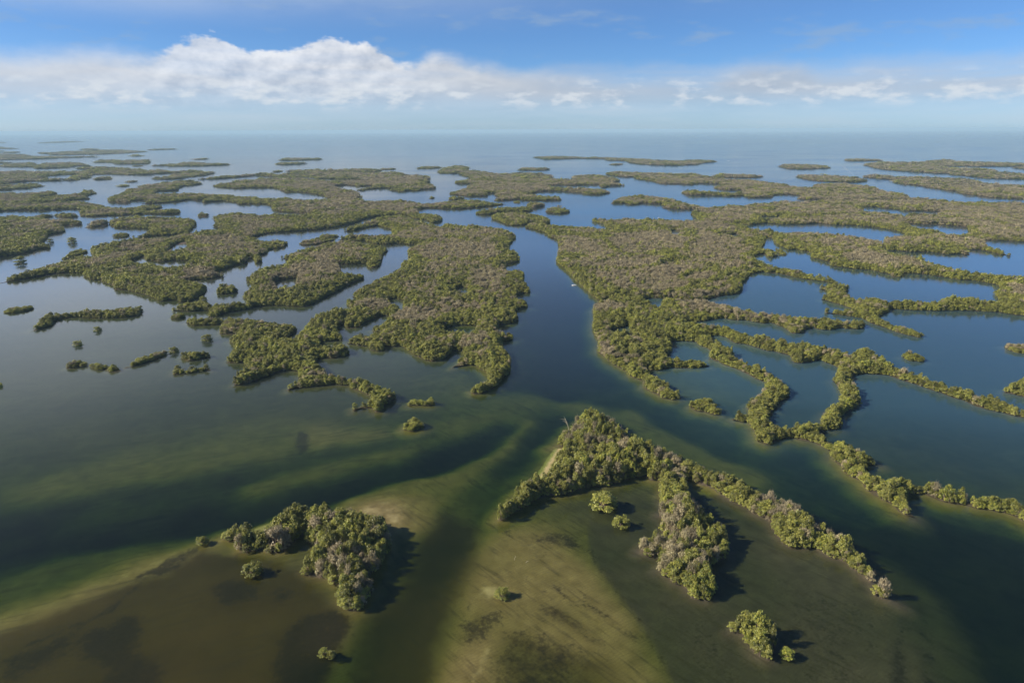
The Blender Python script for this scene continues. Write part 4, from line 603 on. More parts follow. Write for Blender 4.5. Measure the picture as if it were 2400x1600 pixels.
def leaves(centres, rc, per, size, outc, g):
    """leaf-cluster quads scattered round each centre; returns V, F, tint"""
    n = len(centres) * per
    c = np.repeat(centres, per, axis=0)
    off = g.normal(size=(n, 3))
    off /= np.linalg.norm(off, axis=1, keepdims=True)
    off *= (rc * g.random((n, 1)) ** 0.4)
    p = c + off
    out = p - outc
    out /= np.linalg.norm(out, axis=1, keepdims=True)
    nrm = 0.55 * out + 0.75 * g.normal(size=(n, 3)) * 0.6 + np.array([0, 0, 0.45])
    nrm /= np.linalg.norm(nrm, axis=1, keepdims=True)
    t = g.normal(size=(n, 3)) * 0.75 + out * 0.5 + np.array([0, 0, 0.7])
    t -= nrm * np.sum(t * nrm, axis=1, keepdims=True)
    t /= np.linalg.norm(t, axis=1, keepdims=True)
    b = np.cross(nrm, t)
    L = (size * (0.6 + 0.8 * g.random((n, 1))))
    Wd = L * 0.52
    V = np.empty((n, 4, 3))
    V[:, 0] = p - t * L * 0.5
    V[:, 1] = p + b * Wd * 0.5 - nrm * L * 0.08
    V[:, 2] = p + t * L * 0.5
    V[:, 3] = p - b * Wd * 0.5 - nrm * L * 0.08
    F = np.arange(n * 4, dtype=np.int32).reshape(n, 4)
    tc_ = np.clip(g.normal(0.42, 0.24, len(centres)), 0, 1)
    tint = np.clip(np.repeat(np.repeat(tc_, per), 4) + np.repeat(g.normal(0, 0.16, n), 4), 0, 1)
    return V.reshape(-1, 3), F, tint


def make_tree(seed, R=3.5, Ht=6.4, kind='green', lod=0, low=False):
    """mangrove: many-stemmed trunk with prop roots and a lumpy crown of leaf clusters"""
    g = np.random.default_rng(seed)
    nl = {0: 15, 1: 8, 2: 6}[lod]
    lobes = []
    for i in range(nl):
        a = 2 * math.pi * (i / nl) + g.normal(0, 0.35)
        rr = R * (0.30 + 0.38 * g.random()) if i > 1 else R * 0.18 * g.random()
        top = Ht * (0.92 - 0.40 * (rr / R) ** 1.5) * (0.74 + 0.42 * g.random())
        lr = R * ((0.22 if lod == 0 else 0.30) + 0.16 * g.random())
        lobes.append((rr * math.cos(a), rr * math.sin(a), max(top - lr * 0.6, lr * 0.9), lr))
    skirt = 12 if low else (7 if lod == 0 else 4)
    for i in range(skirt):
        a = 2 * math.pi * (i + g.random()) / skirt
        lr = R * (0.22 + 0.12 * g.random())
        lobes.append((R * 0.72 * math.cos(a), R * 0.72 * math.sin(a), Ht * ((0.06 if low else 0.14) + 0.16 * g.random()) + 0.15, lr))
    cpl = {0: 9, 1: 6, 2: 4}[lod]
    cen = []
    for (x, y, z, lr) in lobes:
        d = g.normal(size=(cpl, 3))
        d[:, 2] = np.abs(d[:, 2]) * 0.9 - 0.15
        d /= np.linalg.norm(d, axis=1, keepdims=True)
        cen.append(np.array([x, y, z]) + d * lr * (0.75 + 0.3 * g.random((cpl, 1))) * np.array([1, 1, 0.85]))
    cen = np.vstack(cen)
    cen[:, 2] = np.maximum(cen[:, 2], 0.12 if low else (0.5 if lod == 0 else 0.3))
    keep = np.ones(len(cen), bool)
    if kind == 'grey':
        keep = g.random(len(cen)) < 0.72
    per = {0: 14, 1: 9, 2: 5}[lod]
    size = {0: 0.48, 1: 0.85, 2: 1.5}[lod]
    if kind == 'grey':
        per = max(4, int(per * 0.75))
    V, F, tint = leaves(cen[keep], R * (0.15 if lod == 0 else 0.20), per, size * R / 3.5, np.array([0, 0, Ht * 0.25]), g)
    # limbs
    st = Sticks()
    nst = {0: 6, 1: 4, 2: 3}[lod]
    for i in range(nst):
        a = 2 * math.pi * i / nst + g.normal(0, 0.4)
        x, y, z, lr = lobes[(i * 2) % nl]
        b0 = np.array([0.5 * math.cos(a), 0.5 * math.sin(a), -0.5])
        mid = np.array([x * 0.45, y * 0.45, z * 0.5]) + g.normal(0, 0.25, 3)
        st.add([b0, mid, (x, y, z)], 0.16, 0.05)
        if lod == 0:
            # arching prop root down into the water
            e = np.array([R * 0.62 * math.cos(a + 0.3), R * 0.62 * math.sin(a + 0.3), -0.6])
            for k in (0.0, 0.55):
                e = np.array([R * (0.62 + 0.2 * k) * math.cos(a + 0.3 + k), R * (0.62 + 0.2 * k) * math.sin(a + 0.3 + k), -0.6])
                st.add([b0 * 0.8 + np.array([0, 0, 1.6]), (b0 + e) / 2 + np.array([0, 0, 1.5]), e], 0.08, 0.06, 3)
    Vt, Ft = st.arrays()
    tw = Sticks()
    ntw = {('green', 0): 14, ('grey', 0): 75, ('grey', 1): 30, ('grey', 2): 12}.get((kind, lod), 0)
    for i in range(ntw):
        x, y, z, lr = lobes[int(g.integers(0, nl))]
        d = np.array([x * 0.18 + g.normal(0, 0.28), y * 0.18 + g.normal(0, 0.28), 1.0])
        d /= np.linalg.norm(d)
        s = np.array([x, y, z]) + g.normal(0, 0.35, 3) * lr
        s[2] = max(s[2] - 0.5, 0.2)
        ln = (1.1 + 1.5 * g.random()) * (1.0 if kind == 'grey' else 0.7)
        th = {0: 0.055, 1: 0.09, 2: 0.15}[lod]
        m_ = s + d * ln * 0.55 + g.normal(0, 0.1, 3)
        tw.add([s, m_, s + d * ln + g.normal(0, 0.15, 3)], th, th * 0.3, 3)
    return dict(crown=(V, F, tint), trunk=(Vt, Ft), twigs=tw.arrays() if ntw else None, kind=kind)


def tree_meshes(name, t):
    """separate crown / trunk / branch meshes (for individual trees)"""
    lm = M_leaf if t['kind'] == 'green' else M_dry
    out = {'crown': mesh_from(name + '_crown', t['crown'][0], t['crown'][1], [lm], tint=t['crown'][2]),
           'trunk': mesh_from(name + '_trunk', t['trunk'][0], t['trunk'][1], [M_bark])}
    if t['twigs'] is not None:
        out['bare_branches'] = mesh_from(name + '_bare_branches', t['twigs'][0], t['twigs'][1], [M_branch])
    return out


def joined_mesh(name, t):
    Vs, Fs, mi, ti = [], [], [], []
    n = 0
    parts = [(t['crown'][0], t['crown'][1], 0, t['crown'][2]), (t['trunk'][0], t['trunk'][1], 1, None)]
    if t['twigs'] is not None:
        parts.append((t['twigs'][0], t['twigs'][1], 2, None))
    for V, F, k, tint in parts:
        Vs.append(V)
        Fs.append(F + n)
        mi.append(np.full(len(F), k))
        ti.append(tint if tint is not None else np.full(len(V), 0.5))
        n += len(V)
    lm = M_leaf if t['kind'] == 'green' else M_dry
    return mesh_from(name, np.vstack(Vs), np.vstack(Fs), [lm, M_bark, M_branch], np.concatenate(mi), np.concatenate(ti))


NG, NB = 6, 4          # near green / near grey variants
near = [make_tree(100 + i, kind='green') for i in range(NG)] + [make_tree(200 + i, kind='grey') for i in range(NB)]
mids = [make_tree(300 + i, kind='green', lod=1) for i in range(4)] + [make_tree(320 + i, kind='grey', lod=1) for i in range(3)]
fars = [make_tree(400 + i, kind='green', lod=2) for i in range(4)] + [make_tree(420 + i, kind='grey', lod=2) for i in range(3)]
variants = bpy.data.collections.new('mangrove_variants')
for i, t in enumerate(near + mids + fars):
    o = bpy.data.objects.new('mangrove_variant_%02d' % i, joined_mesh('mangrove_variant_%02d' % i, t))
    variants.objects.link(o)
IDX = {('near', 'green'): (0, NG), ('near', 'grey'): (NG, NB), ('mid', 'green'): (NG + NB, 4), ('mid', 'grey'): (NG + NB + 4, 3),
       ('far', 'green'): (NG + NB + 7, 4), ('far', 'grey'): (NG + NB + 11, 3)}

# geometry nodes: one tree per surveyed point
gn = bpy.data.node_groups.new('thicket', 'GeometryNodeTree')
gn.interface.new_socket('Geometry', in_out='INPUT', socket_type='NodeSocketGeometry')
gn.interface.new_socket('Geometry', in_out='OUTPUT', socket_type='NodeSocketGeometry')
gi = gn.nodes.new('NodeGroupInput')
go = gn.nodes.new('NodeGroupOutput')
ci = gn.nodes.new('GeometryNodeCollectionInfo')
ci.inputs['Collection'].default_value = variants
ci.inputs['Separate Children'].default_value = True
ci.inputs['Reset Children'].default_value = True
iop = gn.nodes.new('GeometryNodeInstanceOnPoints')
iop.inputs['Pick Instance'].default_value = True


def named(nm, dt):
    nd = gn.nodes.new('GeometryNodeInputNamedAttribute')
    nd.data_type = dt
    nd.inputs['Name'].default_value = nm
    return nd.outputs[0]


gn.links.new(gi.outputs[0], iop.inputs['Points'])
gn.links.new(ci.outputs[0], iop.inputs['Instance'])
gn.links.new(named('variant', 'INT'), iop.inputs['Instance Index'])
e2r = gn.nodes.new('FunctionNodeEulerToRotation')
gn.links.new(named('turn', 'FLOAT_VECTOR'), e2r.inputs[0])
gn.links.new(e2r.outputs[0], iop.inputs['Rotation'])
gn.links.new(named('size', 'FLOAT_VECTOR'), iop.inputs['Scale'])
gn.links.new(iop.outputs[0], go.inputs[0])


# ------------------------------------------------------------------ geometry of shores
def inside(P, ring):
    x, y = P[:, 0], P[:, 1]
    r = np.asarray(ring, float)
    x1, y1 = r[:, 0], r[:, 1]
    x2, y2 = np.roll(x1, -1), np.roll(y1, -1)
    res = np.zeros(len(P), bool)
    for a, b, c, d in zip(x1, y1, x2, y2):
        if b == d:
            continue
        k = ((b > y) != (d > y))
        if k.any():
            res ^= k & (x < (c - a) * (y - b) / (d - b) + a)
    return res


def edge_dist(P, rings):
    best = np.full(len(P), 1e18)
    for ring in rings:
        r = np.asarray(ring, float)
        q = np.roll(r, -1, axis=0)
        for (ax, ay), (bx, by) in zip(r, q):
            dx, dy = bx - ax, by - ay
            L2 = dx * dx + dy * dy + 1e-9
            t = np.clip(((P[:, 0] - ax) * dx + (P[:, 1] - ay) * dy) / L2, 0, 1)
            d2 = (P[:, 0] - ax - t * dx) ** 2 + (P[:, 1] - ay - t * dy) ** 2
            np.minimum(best, d2, out=best)
    return np.sqrt(best)


def in_island(P, outs, holes):
    r = np.zeros(len(P), bool)
    for o in outs:
        r |= inside(P, o)
    for h in holes:
        r &= ~inside(P, h)
    return r


# smooth value noise on the ground plane
_tab = np.random.default_rng(99).random((256, 256))


def vnoise(P, scale):
    x = P[:, 0] / scale + 1000.3
    y = P[:, 1] / scale + 1000.7
    xi, yi = np.floor(x).astype(int), np.floor(y).astype(int)
    fx, fy = x - xi, y - yi
    fx = fx * fx * (3 - 2 * fx)
    fy = fy * fy * (3 - 2 * fy)
    t = lambda i, j: _tab[i % 256, j % 256]
    return (t(xi, yi) * (1 - fx) + t(xi + 1, yi) * fx) * (1 - fy) + (t(xi, yi + 1) * (1 - fx) + t(xi + 1, yi + 1) * fx) * fy


def fbm(P, scale, oct_=3):
    s = 0
    a = 0.5
    for i in range(oct_):
        s = s + a * vnoise(P, scale / 2 ** i)
        a *= 0.5
    return s / (1 - 0.5 ** oct_)


# distance bands: (from, to, spacing, level of detail, crown overlap)
BANDS = [(0, 430, 2.9, 'near'), (430, 760, 3.3, 'near'), (760, 1300, 4.5, 'mid'), (1300, 2200, 7.5, 'mid'), (2200, 4200, 13.0, 'far'), (4200, 30000, 30.0, 'far')]
NEAR_KEYS = {'F1', 'F2', 'F3', 'C2a', 'C2b', 'C3a'}


def grid_points(x0, x1, y0, y1, s, g):
    nx = max(1, int((x1 - x0) / s) + 2)
    ny = max(1, int((y1 - y0) / (s * 0.87)) + 2)
    X, Y = np.meshgrid(np.arange(nx), np.arange(ny))
    P = np.stack([x0 + (X + 0.5 * (Y % 2)) * s, y0 + Y * s * 0.87], -1).reshape(-1, 2).astype(float)
    return P + g.uniform(-0.38, 0.38, P.shape) * s


def scatter(key, outs, holes, hfac):
    rings = list(outs) + list(holes)
    allp = np.vstack([np.asarray(o, float) for o in outs])
    x0, y0 = allp.min(0)
    x1, y1 = allp.max(0)
    g = np.random.default_rng(abs(hash(key)) % 1000 if False else sum(map(ord, key)) * 7)
    rows = []
    for (d0, d1, s, lod) in BANDS:
        if y1 < 0 or math.hypot(max(abs(x0), abs(x1)), y1) < d0 or y0 > d1:
            continue
        for fringe in ((False, True) if s < 6 else (False,)):
            ss = (2.2 if s < 4 else 3.0) if fringe else s
            P = grid_points(x0, x1, max(y0, d0 * 0.55), min(y1, d1), ss, g)
            d = np.hypot(P[:, 0], P[:, 1])
            # drop what lies well outside the picture
            P = P[(d >= d0) & (d < d1) & (np.abs(P[:, 0]) < P[:, 1] * 0.80 + 40 + P[:, 1] * 0.08)]
            if not len(P):
                continue
            P = P[in_island(P, outs, holes)]
            if not len(P):
                continue
            e = edge_dist(P, rings)
            # neighbouring outlines of one island overlap: only the outer shore counts
            if fringe:
                k = (e > 0.25) & (e < 2.4) & (g.random(len(P)) < 0.8)
                P, e = P[k], e[k]
                hgt = (2.4 + 1.9 * g.random(len(P))) * hfac
                sx = (0.36 + 0.26 * g.random(len(P)))
            else:
                k = e > (0.8 if s < 6 else 0.22 * s)
                if k.sum() == 0:
                    k = e >= np.sort(e)[-min(3, len(e))]
                P, e = P[k], e[k]
                big = fbm(P, 60, 2)
                mid_ = fbm(P + 70, 20, 2) - 0.5
                up = np.clip(e / 9.0, 0, 1)
                hgt = (4.7 + 1.8 * up + 2.6 * (big - 0.5) + 3.2 * mid_ * np.clip(e / 4, 0.3, 1)) * (0.62 + 0.74 * g.random(len(P)))
                hgt *= 1.12 if key in ('F1', 'F2', 'F3') else 0.86
                hgt = np.maximum(hgt, 1.8) * hfac
                cr = s * (0.62 + 0.66 * g.random(len(P)) ** 1.6)
                sx = np.minimum(cr, e * 0.9 + 0.9) / 3.5 if s < 10 else cr / 3.5
                sx = np.maximum(sx, 0.3)
            n = len(P)
            if not n:
                continue
            # grey, twiggy stands fill the middle of the wide islands in patches
            pg = fbm(P, 75, 3) * 1.0 + np.clip((e - 6) / 30.0, 0, 1) * 0.42 + np.clip((np.hypot(P[:, 0], P[:, 1]) - 900) / 4000, 0, 0.16)
            pg += 0.13 * np.clip(P[:, 0] / 900, -1, 1)
            pr = np.clip((pg - 0.64) / 0.25, 0.06, 0.8)
            for gx, gy, rx, ry in STANDS:
                q = ((P[:, 0] - gx) / rx) ** 2 + ((P[:, 1] - gy) / ry) ** 2 + 1.3 * (fbm(P + 900, 25, 2) - 0.5)
                pr = np.maximum(pr, 0.97 * np.clip((1.4 - q) / 0.6, 0, 1))
            far_r = np.clip((P[:, 0] - 250) / 500, 0, 1) * np.clip((P[:, 1] - 1000) / 800, 0, 1)
            pr = np.maximum(pr, far_r * np.clip(0.5 + 0.9 * (fbm(P, 120, 2) - 0.3), 0.4, 0.95))
            if key in ('F1', 'F2', 'F3'):
                pr = np.clip((fbm(P, 16, 2) - 0.50) / 0.25, 0.08, 0.5)
            rib = np.abs(fbm(P + 300, 130, 3) - 0.5) < 0.022
            pr = np.where(rib & (e > 8), 0.05, pr)
            hgt = np.where(rib & (e > 8), hgt * 1.25, hgt)
            grey = g.random(n) < pr
            if fringe:
                grey &= g.random(n) < 0.35
            for kd, mask in (('green', ~grey), ('grey', grey)):
                i0, cnt = IDX[(lod, kd)]
                m = int(mask.sum())
                if m:
                    v = i0 + g.integers(0, cnt, m)
                    rows.append(np.column_stack([P[mask], v, g.uniform(0, 2 * math.pi, m), sx[mask], hgt[mask] / 6.4]))
    return np.vstack(rows) if rows else np.zeros((0, 6))


# ------------------------------------------------------------------ ground under the water
mt, T = material('sea_bed')
geo = T.n('ShaderNodeNewGeometry')
ag = T.n('ShaderNodeAttribute', attribute_name='seagrass')
am = T.n('ShaderNodeAttribute', attribute_name='silt')
pos = geo.outputs['Position']
n_f = T.noise(pos, 0.9, 6.0, 0.65)
n_m = T.noise(pos, 0.16, 5.0, 0.6)
n_b = T.noise(pos, 0.035, 4.0, 0.55)
sand = T.mix(T.lin(0.3, 0.7, 0, 1, n_m), (0.125, 0.093, 0.032), (0.215, 0.162, 0.066))
silt = T.mix(T.lin(0.3, 0.7, 0, 1, n_m), (0.060, 0.043, 0.041), (0.098, 0.073, 0.068))
base = T.mix(am.outputs['Fac'], sand, silt)
aa = T.n('ShaderNodeAttribute', attribute_name='algae')
film = T.mix(T.lin(0.3, 0.7, 0, 1, n_b), (0.032, 0.0195, 0.003), (0.060, 0.037, 0.007))
base = T.mix(T.m('MULTIPLY', T.sstep(0.2, 0.8, T.m('ADD', aa.outputs['Fac'], T.m('MULTIPLY', T.m('SUBTRACT', n_m, 0.5), 0.8))), 0.92), base, film)
# ripple marks in the sand
mp = T.n('ShaderNodeMapping')
mp.inputs['Rotation'].default_value = (0, 0, rad(55))
T.link(pos, mp.inputs['Vector'])
wv = T.n('ShaderNodeTexWave', wave_type='BANDS', wave_profile='SIN')
T.link(mp.outputs[0], wv.inputs['Vector'])
wv.inputs['Scale'].default_value = 0.28
wv.inputs['Distortion'].default_value = 5.0
wv.inputs['Detail'].default_value = 3.0
base = T.mix(T.m('MULTIPLY', wv.outputs[0], 0.16), base, (0.05, 0.04, 0.014))
# current-combed streaks of weed and darker silt
def streak(ang, seed):
    m_ = T.n('ShaderNodeMapping', vector_type='TEXTURE')
    m_.inputs['Rotation'].default_value = (0, 0, rad(ang))
    m_.inputs['Scale'].default_value = (17.0, 2.0, 1.0)
    m_.inputs['Location'].default_value = (seed, seed * 2.0, 0)
    T.link(pos, m_.inputs['Vector'])
    return T.noise(m_.outputs[0], 1.0, 7.0, 0.62, 0.5)
spx = T.n('ShaderNodeSeparateXYZ')
T.link(pos, spx.inputs[0])
side = T.sstep(-75.0, -30.0, spx.outputs[0])
ns_ = T.m('ADD', T.m('MULTIPLY', streak(-48.0, 3.0), side), T.m('MULTIPLY', streak(24.0, 8.0), T.m('SUBTRACT', 1.0, side)))
base = T.mix(T.m('MULTIPLY', T.sstep(0.50, 0.68, ns_), 0.5), base, (0.042, 0.031, 0.013))
gcol = T.mix(n_f, (0.008, 0.006, 0.003), (0.040, 0.028, 0.014))
n_c = T.noise(pos, 0.38, 6.0, 0.7)
gm = T.m('ADD', T.m('MULTIPLY', ag.outputs['Fac'], 0.98), T.m('MULTIPLY', T.m('SUBTRACT', T.m('ADD', T.m('MULTIPLY', n_f, 0.35), T.m('ADD', T.m('MULTIPLY', n_c, 0.35), T.m('MULTIPLY', n_m, 0.30))), 0.5), 3.4))
gm = T.m('MULTIPLY', T.sstep(0.25, 0.95, gm), 0.88)
# loose weed specks everywhere on the flats
speck = T.m('MULTIPLY', T.sstep(0.66, 0.74, T.noise(pos, 0.45, 3.0, 0.6)), 0.55)
base = T.mix(T.m('MULTIPLY', speck, T.sstep(0.45, 0.62, n_b)), base, (0.07, 0.06, 0.03))
colr = T.mix(gm, base, gcol)
ab = T.n('ShaderNodeAttribute', attribute_name='clean_sand')
pale = T.mix(n_m, (0.25, 0.20, 0.085), (0.36, 0.295, 0.15))
colr = T.mix(T.sstep(0.25, 0.75, T.m('ADD', ab.outputs['Fac'], T.m('MULTIPLY', T.m('SUBTRACT', n_m, 0.5), 0.7))), colr, pale)
# dry or damp ground above the water line: mud with litter
sp = T.n('ShaderNodeSeparateXYZ')
T.link(pos, sp.inputs[0])
mudc = T.mix(n_f, (0.055, 0.042, 0.03), (0.15, 0.115, 0.08))
al = T.n('ShaderNodeAttribute', attribute_name='land')
colr = T.mix(T.sstep(0.2, 0.6, al.outputs['Fac']), colr, mudc)
finish(T, principled(T, colr, 0.9, 0.1).outputs[0])
M_bed = mt

print('terrain')


def spaced(a, b, step, far_lo, far_hi, grow=1.22):
    core = list(np.arange(a, b + 0.1, step))
    s, x = step, b
    up = []
    while x < far_hi:
        s *= grow
        x += s
        up.append(min(x, far_hi))
    s, x = step, a
    dn = []
    while x > far_lo:
        s *= grow
        x -= s
        dn.append(max(x, far_lo))
    return np.array(dn[::-1] + core + up)


FAR = 46000.0
xs = spaced(-330, 400, 1.8, -FAR, FAR)
ys = spaced(140, 520, 1.8, -3000, FAR, 1.06)
GX, GY = np.meshgrid(xs, ys)
GP = np.stack([GX.ravel(), GY.ravel()], -1)
nearm = (np.abs(GP[:, 0]) < 900) & (GP[:, 1] < 1300) & (GP[:, 1] > 60)
NP_ = GP[nearm]
smp, dep = [], []
for d, pl in DEPTHS:
    pl = np.asarray(pl, float)
    for a, b in zip(pl[:-1], pl[1:]) if len(pl) > 1 else [(pl[0], pl[0])]:
        n = max(1, int(np.hypot(*(b - a)) / 7))
        for i in range(n + 1):
            smp.append(a + (b - a) * i / n)
            dep.append(d)
smp, dep = np.array(smp), np.array(dep)
num = np.zeros(len(NP_))
den = np.zeros(len(NP_))
WP = NP_ + np.stack([fbm(NP_, 25, 2) - 0.5, fbm(NP_ + 500, 25, 2) - 0.5], -1) * 7
for s_, d_ in zip(smp, dep):
    w = 1.0 / ((WP[:, 0] - s_[0]) ** 2 + (WP[:, 1] - s_[1]) ** 2 + 5.0) ** 2.3
    num += w * d_
    den += w
bg_w = 1.0 / (220.0 ** 2) ** 2.3
depth = (num + bg_w * 2.3) / (den + bg_w)
# the sea floor is smooth: blur the sounding lines over the evenly spaced part of the grid
full = np.full(len(GP), 2.3)
full[nearm] = depth
D2 = full.reshape(len(ys), len(xs))
for _ in range(5):
    D2[1:-1, :] = 0.25 * D2[:-2, :] + 0.5 * D2[1:-1, :] + 0.25 * D2[2:, :]
    D2[:, 1:-1] = 0.25 * D2[:, :-2] + 0.5 * D2[:, 1:-1] + 0.25 * D2[:, 2:]
depth = D2.ravel()[nearm]
# current-combed ridges and hollows
rot = np.stack([NP_[:, 0] * 0.94 + NP_[:, 1] * 0.34, (-NP_[:, 0] * 0.34 + NP_[:, 1] * 0.94) * 3.2], -1)
depth *= 0.74 + 0.26 * fbm(NP_, 12, 3) + 0.26 * fbm(rot, 30, 3)
def blobs(items):
    out = np.zeros(len(GP))
    for st_, soft, pl in items:
        pl = np.asarray(pl, float)
        bb = (GP[:, 0] > pl[:, 0].min() - 3 * soft) & (GP[:, 0] < pl[:, 0].max() + 3 * soft) & (GP[:, 1] > pl[:, 1].min() - 3 * soft) & (GP[:, 1] < pl[:, 1].max() + 3 * soft)
        Q = GP[bb]
        if not len(Q):
            continue
        e = edge_dist(Q, [pl]) * np.where(inside(Q, pl), 1, -1)
        v = np.clip(0.5 + e / (3.6 * soft), 0, 1)
        out[bb] = np.maximum(out[bb], st_ * v * v * (3 - 2 * v))
    return out


near_isl = [(k, o, h) for k, l, o, h, hf in ISLANDS if min(p[1] for r in o for p in r) < 700 and min(abs(p[0]) for r in o for p in r) < 700]
dry = blobs(DRY)[nearm]
land = np.zeros(len(NP_))
for k, o, h in near_isl:
    ap = np.array([p for r in o for p in r])
    bb = (NP_[:, 0] > ap[:, 0].min() - 14) & (NP_[:, 0] < ap[:, 0].max() + 14) & (NP_[:, 1] > ap[:, 1].min() - 14) & (NP_[:, 1] < ap[:, 1].max() + 14)
    if not bb.any():
        continue
    Q = NP_[bb]
    ins = in_island(Q, o, h)
    e = edge_dist(Q, list(o) + list(h))
    z = depth[bb]
    z = np.where(ins, np.minimum(z, np.clip(0.35 - e * 0.2, -0.28, 0.4)), np.minimum(z, 0.42 + e * 0.13 + 0.012 * e ** 2))
    depth[bb] = z
    lv = land[bb]
    land[bb] = np.maximum(lv, np.where(ins, np.clip(e / 1.5, 0, 1), 0))
depth = depth * (1 - dry) - 0.10 * dry
Z = np.full(len(GP), -2.6)
Z[nearm] = -depth
ff = ~nearm
Z[ff] = -(2.0 + 2.6 * fbm(GP[ff], 400, 3) + np.clip((np.hypot(GP[ff][:, 0], GP[ff][:, 1]) - 2500) / 1500, 0, 3))


gr_ = blobs(GRASS)
si_ = blobs(MUD)
si_[ff] = 0.8
nx_, ny_ = len(xs), len(ys)
idx = np.arange(nx_ * ny_).reshape(ny_, nx_)
quads = np.stack([idx[:-1, :-1], idx[:-1, 1:], idx[1:, 1:], idx[1:, :-1]], -1).reshape(-1, 4)
me = mesh_from('sea_bed', np.column_stack([GP, Z]), quads, [M_bed])
for nm, vals in (('seagrass', gr_), ('silt', si_), ('clean_sand', blobs(BEACH)), ('algae', blobs(ALGAE))):
    a = me.attributes.new(nm, 'FLOAT', 'POINT')
    a.data.foreach_set('value', vals.astype(np.float32))
lv = np.zeros(len(GP))
lv[nearm] = land
a = me.attributes.new('land', 'FLOAT', 'POINT')
a.data.foreach_set('value', lv.astype(np.float32))
me.polygons.foreach_set('use_smooth', np.ones(len(me.polygons), bool))
o = bpy.data.objects.new('sea_bed', me)
col.objects.link(o)
o['kind'] = 'structure'
o['label'] = 'olive sand flats and dark seagrass beds under shallow water'

# muddy ground of the islands beyond the near shallows
mt, T = material('island_mud')
geo = T.n('ShaderNodeNewGeometry')
nz = T.noise(geo.outputs['Position'], 0.5, 4.0, 0.6)
finish(T, principled(T, T.mix(nz, (0.05, 0.042, 0.025), (0.12, 0.10, 0.06)), 0.95, 0.05).outputs[0])
Vs, Fs = [], []
for key, label, outs, holes, hfac in ISLANDS:
    if key in ('F1', 'F2', 'F3'):
        continue
    for oi_, ring in enumerate(outs):
        loops = [[Vector((x, y, 0.06 + 0.012 * oi_)) for x, y in ring]]
        if oi_ == 0:
            loops += [[Vector((x, y, 0.06)) for x, y in h] for h in holes]
        flat = [v for lp in loops for v in lp]
        base_i = len(Vs)
        Vs += [tuple(v) for v in flat]
        Fs += [tuple(base_i + i for i in t) for t in tessellate_polygon(loops)]
me = bpy.data.meshes.new('island_ground')
me.from_pydata(Vs, [], Fs)
me.materials.append(mt)
o = bpy.data.objects.new('island_ground', me)
col.objects.link(o)
o['kind'] = 'structure'
o['label'] = 'dark mud under the mangroves of the islands'

# ------------------------------------------------------------------ water
mt, T = material('sea_water')
geo = T.n('ShaderNodeNewGeometry')
pos = geo.outputs['Position']
mpw = T.n('ShaderNodeMapping')
mpw.inputs['Scale'].default_value = (0.6, 1.4, 1.0)
mpw.inputs['Rotation'].default_value = (0, 0, rad(-18))
T.link(pos, mpw.inputs['Vector'])
w1 = T.noise(mpw.outputs[0], 0.55, 3.0, 0.6)
w2 = T.noise(pos, 0.05, 3.0, 0.5)
bump = T.n('ShaderNodeBump')
bump.inputs['Strength'].default_value = 0.10
bump.inputs['Distance'].default_value = 0.5
T.link(w1, bump.inputs['Height'])
mps = T.n('ShaderNodeMapping')
mps.inputs['Scale'].default_value = (0.45, 1.0, 1.0)
mps.inputs['Rotation'].default_value = (0, 0, rad(-25))
T.link(pos, mps.inputs['Vector'])
slick = T.noise(mps.outputs[0], 0.0055, 5.0, 0.55, 0.6)
rough = T.lin(0.35, 0.65, 0.05, 0.16, slick)
fr = T.n('ShaderNodeFresnel')
fr.inputs['IOR'].default_value = 1.25
gl = T.n('ShaderNodeBsdfGlossy')
T.link(rough, gl.inputs['Roughness'])
T.link(bump.outputs[0], gl.inputs['Normal'])
trn = T.n('ShaderNodeBsdfTransparent')
trn.inputs[0].default_value = (1, 1, 1, 1)
df = T.n('ShaderNodeBsdfDiffuse')

body = T.n('ShaderNodeMixShader')
spw = T.n('ShaderNodeSeparateXYZ')
T.link(pos, spw.inputs[0])
# tannin-stained inshore water gives way to blue open sea beyond the outer islands
off = T.sstep(1400.0, 4200.0, T.m('ADD', spw.outputs[1], T.m('MULTIPLY', spw.outputs[0], 0.45)))
off2 = T.m('ADD', off, T.m('MULTIPLY', T.m('SUBTRACT', T.noise(mps.outputs[0], 0.0005, 4.0, 0.5), 0.5), 1.3), clamp=True)
# clear over the near flats; cloudier bays with reflected sky painted into their diffuse tone
bay = T.sstep(250.0, 470.0, T.m('ADD', T.m('ADD', spw.outputs[1], T.m('MULTIPLY', T.m('MAXIMUM', spw.outputs[0], 0.0), 0.35)), T.m('MULTIPLY', T.m('SUBTRACT', slick, 0.5), 220.0)))
inner = T.mix(T.sstep(-150.0, 150.0, spw.outputs[0]), (0.085, 0.105, 0.085), (0.100, 0.230, 0.310))
T.link(T.mix(off2, inner, (0.025, 0.105, 0.20)), df.inputs[0])
# the main channel takes less of this diffuse tone than the bays beside it
chan = T.sstep(40.0, 120.0, T.m('ABSOLUTE', T.m('SUBTRACT', spw.outputs[0], 15.0)))
bfac = T.lin(0.0, 1.0, 0.012, 0.24, T.m('MULTIPLY', bay, T.m('MULTIPLY_ADD', chan, 0.7, 0.3)))
T.link(T.m('MAXIMUM', bfac, T.lin(0.0, 1.0, 0.0, 0.9, off2)), body.inputs[0])
T.link(trn.outputs[0], body.inputs[1])
T.link(df.outputs[0], body.inputs[2])
mx = T.n('ShaderNodeMixShader')
# ripples tilt more of the surface towards the sky at low angles
refl = T.m('MULTIPLY', fr.outputs[0], T.m('ADD', T.m('MULTIPLY_ADD', T.sstep(0.05, 0.17, fr.outputs[0]), 0.55, 0.9), T.m('MULTIPLY', T.sstep(0.14, 0.32, fr.outputs[0]), 0.6)))
